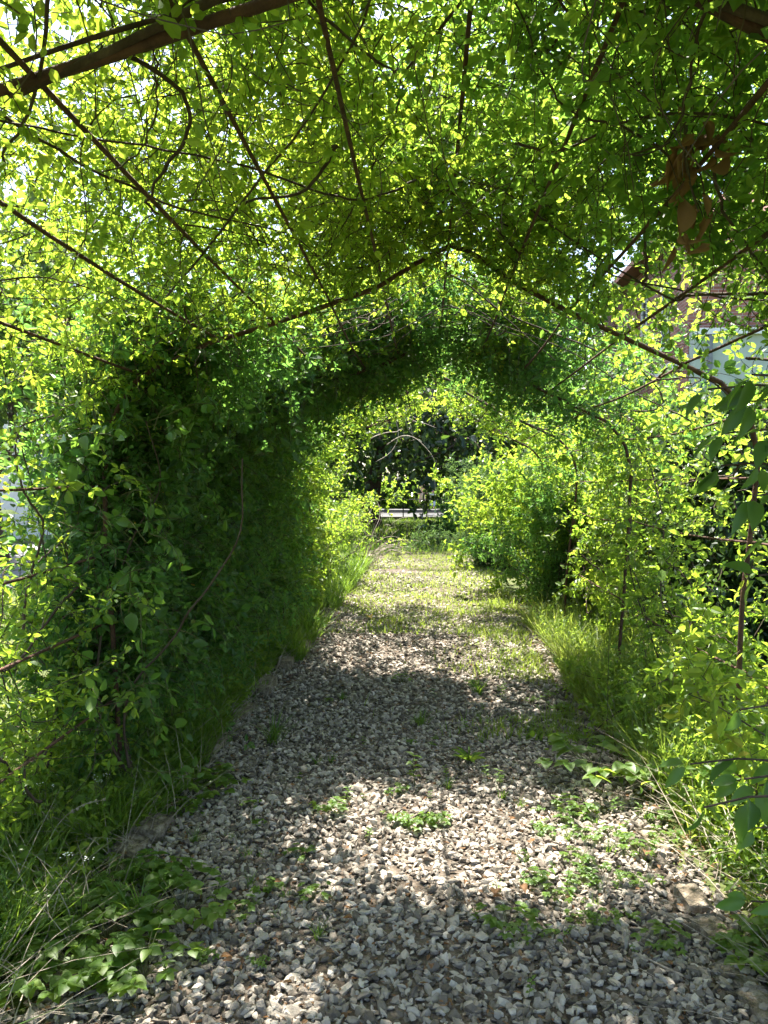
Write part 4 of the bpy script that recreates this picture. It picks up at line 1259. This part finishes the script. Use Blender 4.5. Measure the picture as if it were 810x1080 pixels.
g.add([(-1.5, -1.2, 2.05), (1.5, -1.2, 2.05), (1.5, 1.2, 2.05), (-1.5, 1.2, 2.05), (0, 0, 2.75), (-1.5, -1.2, 1.85), (1.5, -1.2, 1.85), (1.5, 1.2, 1.85), (-1.5, 1.2, 1.85)],
      [(0, 1, 4), (1, 2, 4), (2, 3, 4), (3, 0, 4)], [(5, 6, 1, 0), (6, 7, 2, 1), (7, 8, 3, 2), (8, 5, 0, 3)])
g.build('roof', M['canvas'], t)

# ------------------------------------------------------------------ brick house with sage rendered end
def wall_open(g, axis, c0, a0, a1, z0, z1, holes, thick):
    """wall in plane axis=c0 from a0..a1, z0..z1 with rectangular holes (a,b,z,w)"""
    As = sorted({a0, a1, *[h[0] for h in holes], *[h[1] for h in holes]})
    Zs = sorted({z0, z1, *[h[2] for h in holes], *[h[3] for h in holes]})
    for i in range(len(As) - 1):
        for j in range(len(Zs) - 1):
            am, zm = (As[i] + As[i + 1]) / 2, (Zs[j] + Zs[j + 1]) / 2
            if any(h[0] < am < h[1] and h[2] < zm < h[3] for h in holes):
                continue
            if axis == 'x':
                g.box(c0, c0 + thick, As[i], As[i + 1], Zs[j], Zs[j + 1])
            else:
                g.box(As[i], As[i + 1], c0, c0 + thick, Zs[j], Zs[j + 1])
hx, hy = 6.0, 18.2
t = thing('brick_house', 'red brick house with white framed windows and sage green end wall behind right shrubs', 'house', (hx, hy, 0))
wins = [(1.35, 2.35, 5.0, 6.7), (3.3, 4.3, 5.0, 6.7), (6.0, 7.0, 5.0, 6.7), (1.35, 2.35, 1.2, 3.2), (3.3, 4.3, 1.2, 3.2), (6.0, 7.0, 1.2, 3.2)]
g = Geo(); wall_open(g, 'x', 0, 0, 10, 0, 7.6, wins, .3)
g.box(.3, 8, 0, .3, 0, 7.6); g.box(.3, 8, 9.7, 10, 0, 7.6); g.box(7.7, 8, .3, 9.7, 0, 7.6)
g.build('wall', M['brick'], t)
g = Geo(); g.box(-.07, -.002, -.05, 10.05, 4.3, 4.52); g.build('string_course', M['white_paint'], t, bevel=.01)
for a, b, z, w in wins:
    g = Geo()
    f_ = .09
    g.box(.08, .16, a, a + f_, z, w); g.box(.08, .16, b - f_, b, z, w)
    g.box(.08, .16, a + f_, b - f_, z, z + f_); g.box(.08, .16, a + f_, b - f_, w - f_, w)
    g.box(.09, .15, (a + b) / 2 - .03, (a + b) / 2 + .03, z + f_, w - f_)
    g.box(.095, .145, a + f_, (a + b) / 2 - .03, (z + w) / 2 - .03, (z + w) / 2 + .03)
    g.box(.095, .145, (a + b) / 2 + .03, b - f_, (z + w) / 2 - .03, (z + w) / 2 + .03)
    wf = g.build('window', M['white_paint'], t)
    g = Geo(); g.box(.118, .126, a + f_, b - f_, z + f_, w - f_); g.build('pane', M['glass'], wf)
    g = Geo(); g.box(-.06, .08, a - .06, b + .06, z - .09, z - .002); g.build('sill', M['white_paint'], wf)
g = Geo()
g.add([(-.45, -.45, 7.6), (8.45, -.45, 7.6), (8.45, 10.45, 7.6), (-.45, 10.45, 7.6), (4, 3.6, 10.2), (4, 6.4, 10.2), (-.45, -.45, 7.45), (8.45, -.45, 7.45), (8.45, 10.45, 7.45), (-.45, 10.45, 7.45)],
      [(0, 1, 4), (2, 3, 5)], [(1, 2, 5, 4), (3, 0, 4, 5), (6, 7, 1, 0), (7, 8, 2, 1), (8, 9, 3, 2), (9, 6, 0, 3), (9, 8, 7, 6)])
g.build('roof', M['roof_tile'], t)
g = Geo(); g.box(.02, 8, -.35, -.003, 0, 5.0); g.build('end_wall', M['sage_render'], t)
g = Geo(); tubes(g, np.array([[(.35, -.42, 0), (.35, -.42, 2), (.35, -.42, 4.9)]]), [.055] * 3, 8); g.build('downpipe', M['grey_metal'], t, smooth=True)
g = Geo(); g.box(-.02, 8.05, -.46, -.36, 4.9, 5.04); g.build('gutter', M['white_paint'], t)

# white house on the left
t = thing('white_house', 'white walled house glimpsed through the vine at the left edge', 'house', (-15, 21, 0))
g = Geo(); wall_open(g, 'y', 0, -5, 4.6, 0, 4.6, [(-3.5, -2.3, 1, 2.4), (1.5, 2.7, 1, 2.4)], .3)
g.box(-5, -4.7, .3, 8, 0, 4.6); g.box(4.3, 4.6, .3, 8, 0, 4.6); g.box(-4.7, 4.3, 7.7, 8, 0, 4.6)
g.build('wall', M['cream_render'], t)
for a, b in ((-3.5, -2.3), (1.5, 2.7)):
    g = Geo(); g.box(a, a + .08, .1, .18, 1, 2.4); g.box(b - .08, b, .1, .18, 1, 2.4); g.box(a + .08, b - .08, .1, .18, 2.32, 2.4); g.box(a + .08, b - .08, .1, .18, 1, 1.08); g.box((a + b) / 2 - .03, (a + b) / 2 + .03, .11, .17, 1.08, 2.32)
    wf = g.build('window', M['white_paint'], t)
    g = Geo(); g.box(a + .08, b - .08, .135, .145, 1.08, 2.32); g.build('pane', M['glass'], wf)
g = Geo()
g.add([(-5.4, -.4, 4.6), (5, -.4, 4.6), (5, 8.4, 4.6), (-5.4, 8.4, 4.6), (-5.4, 4, 7.4), (5, 4, 7.4)], [(0, 1, 5, 4), (2, 3, 4, 5), (3, 2, 1, 0)], [(1, 2, 5), (3, 0, 4)])
g.build('roof', M['roof_tile'], t)

for p in PROTO:
    if p not in used:
        for ch in list(PROTO[p].children): bpy.data.objects.remove(ch)
        bpy.data.objects.remove(PROTO[p])
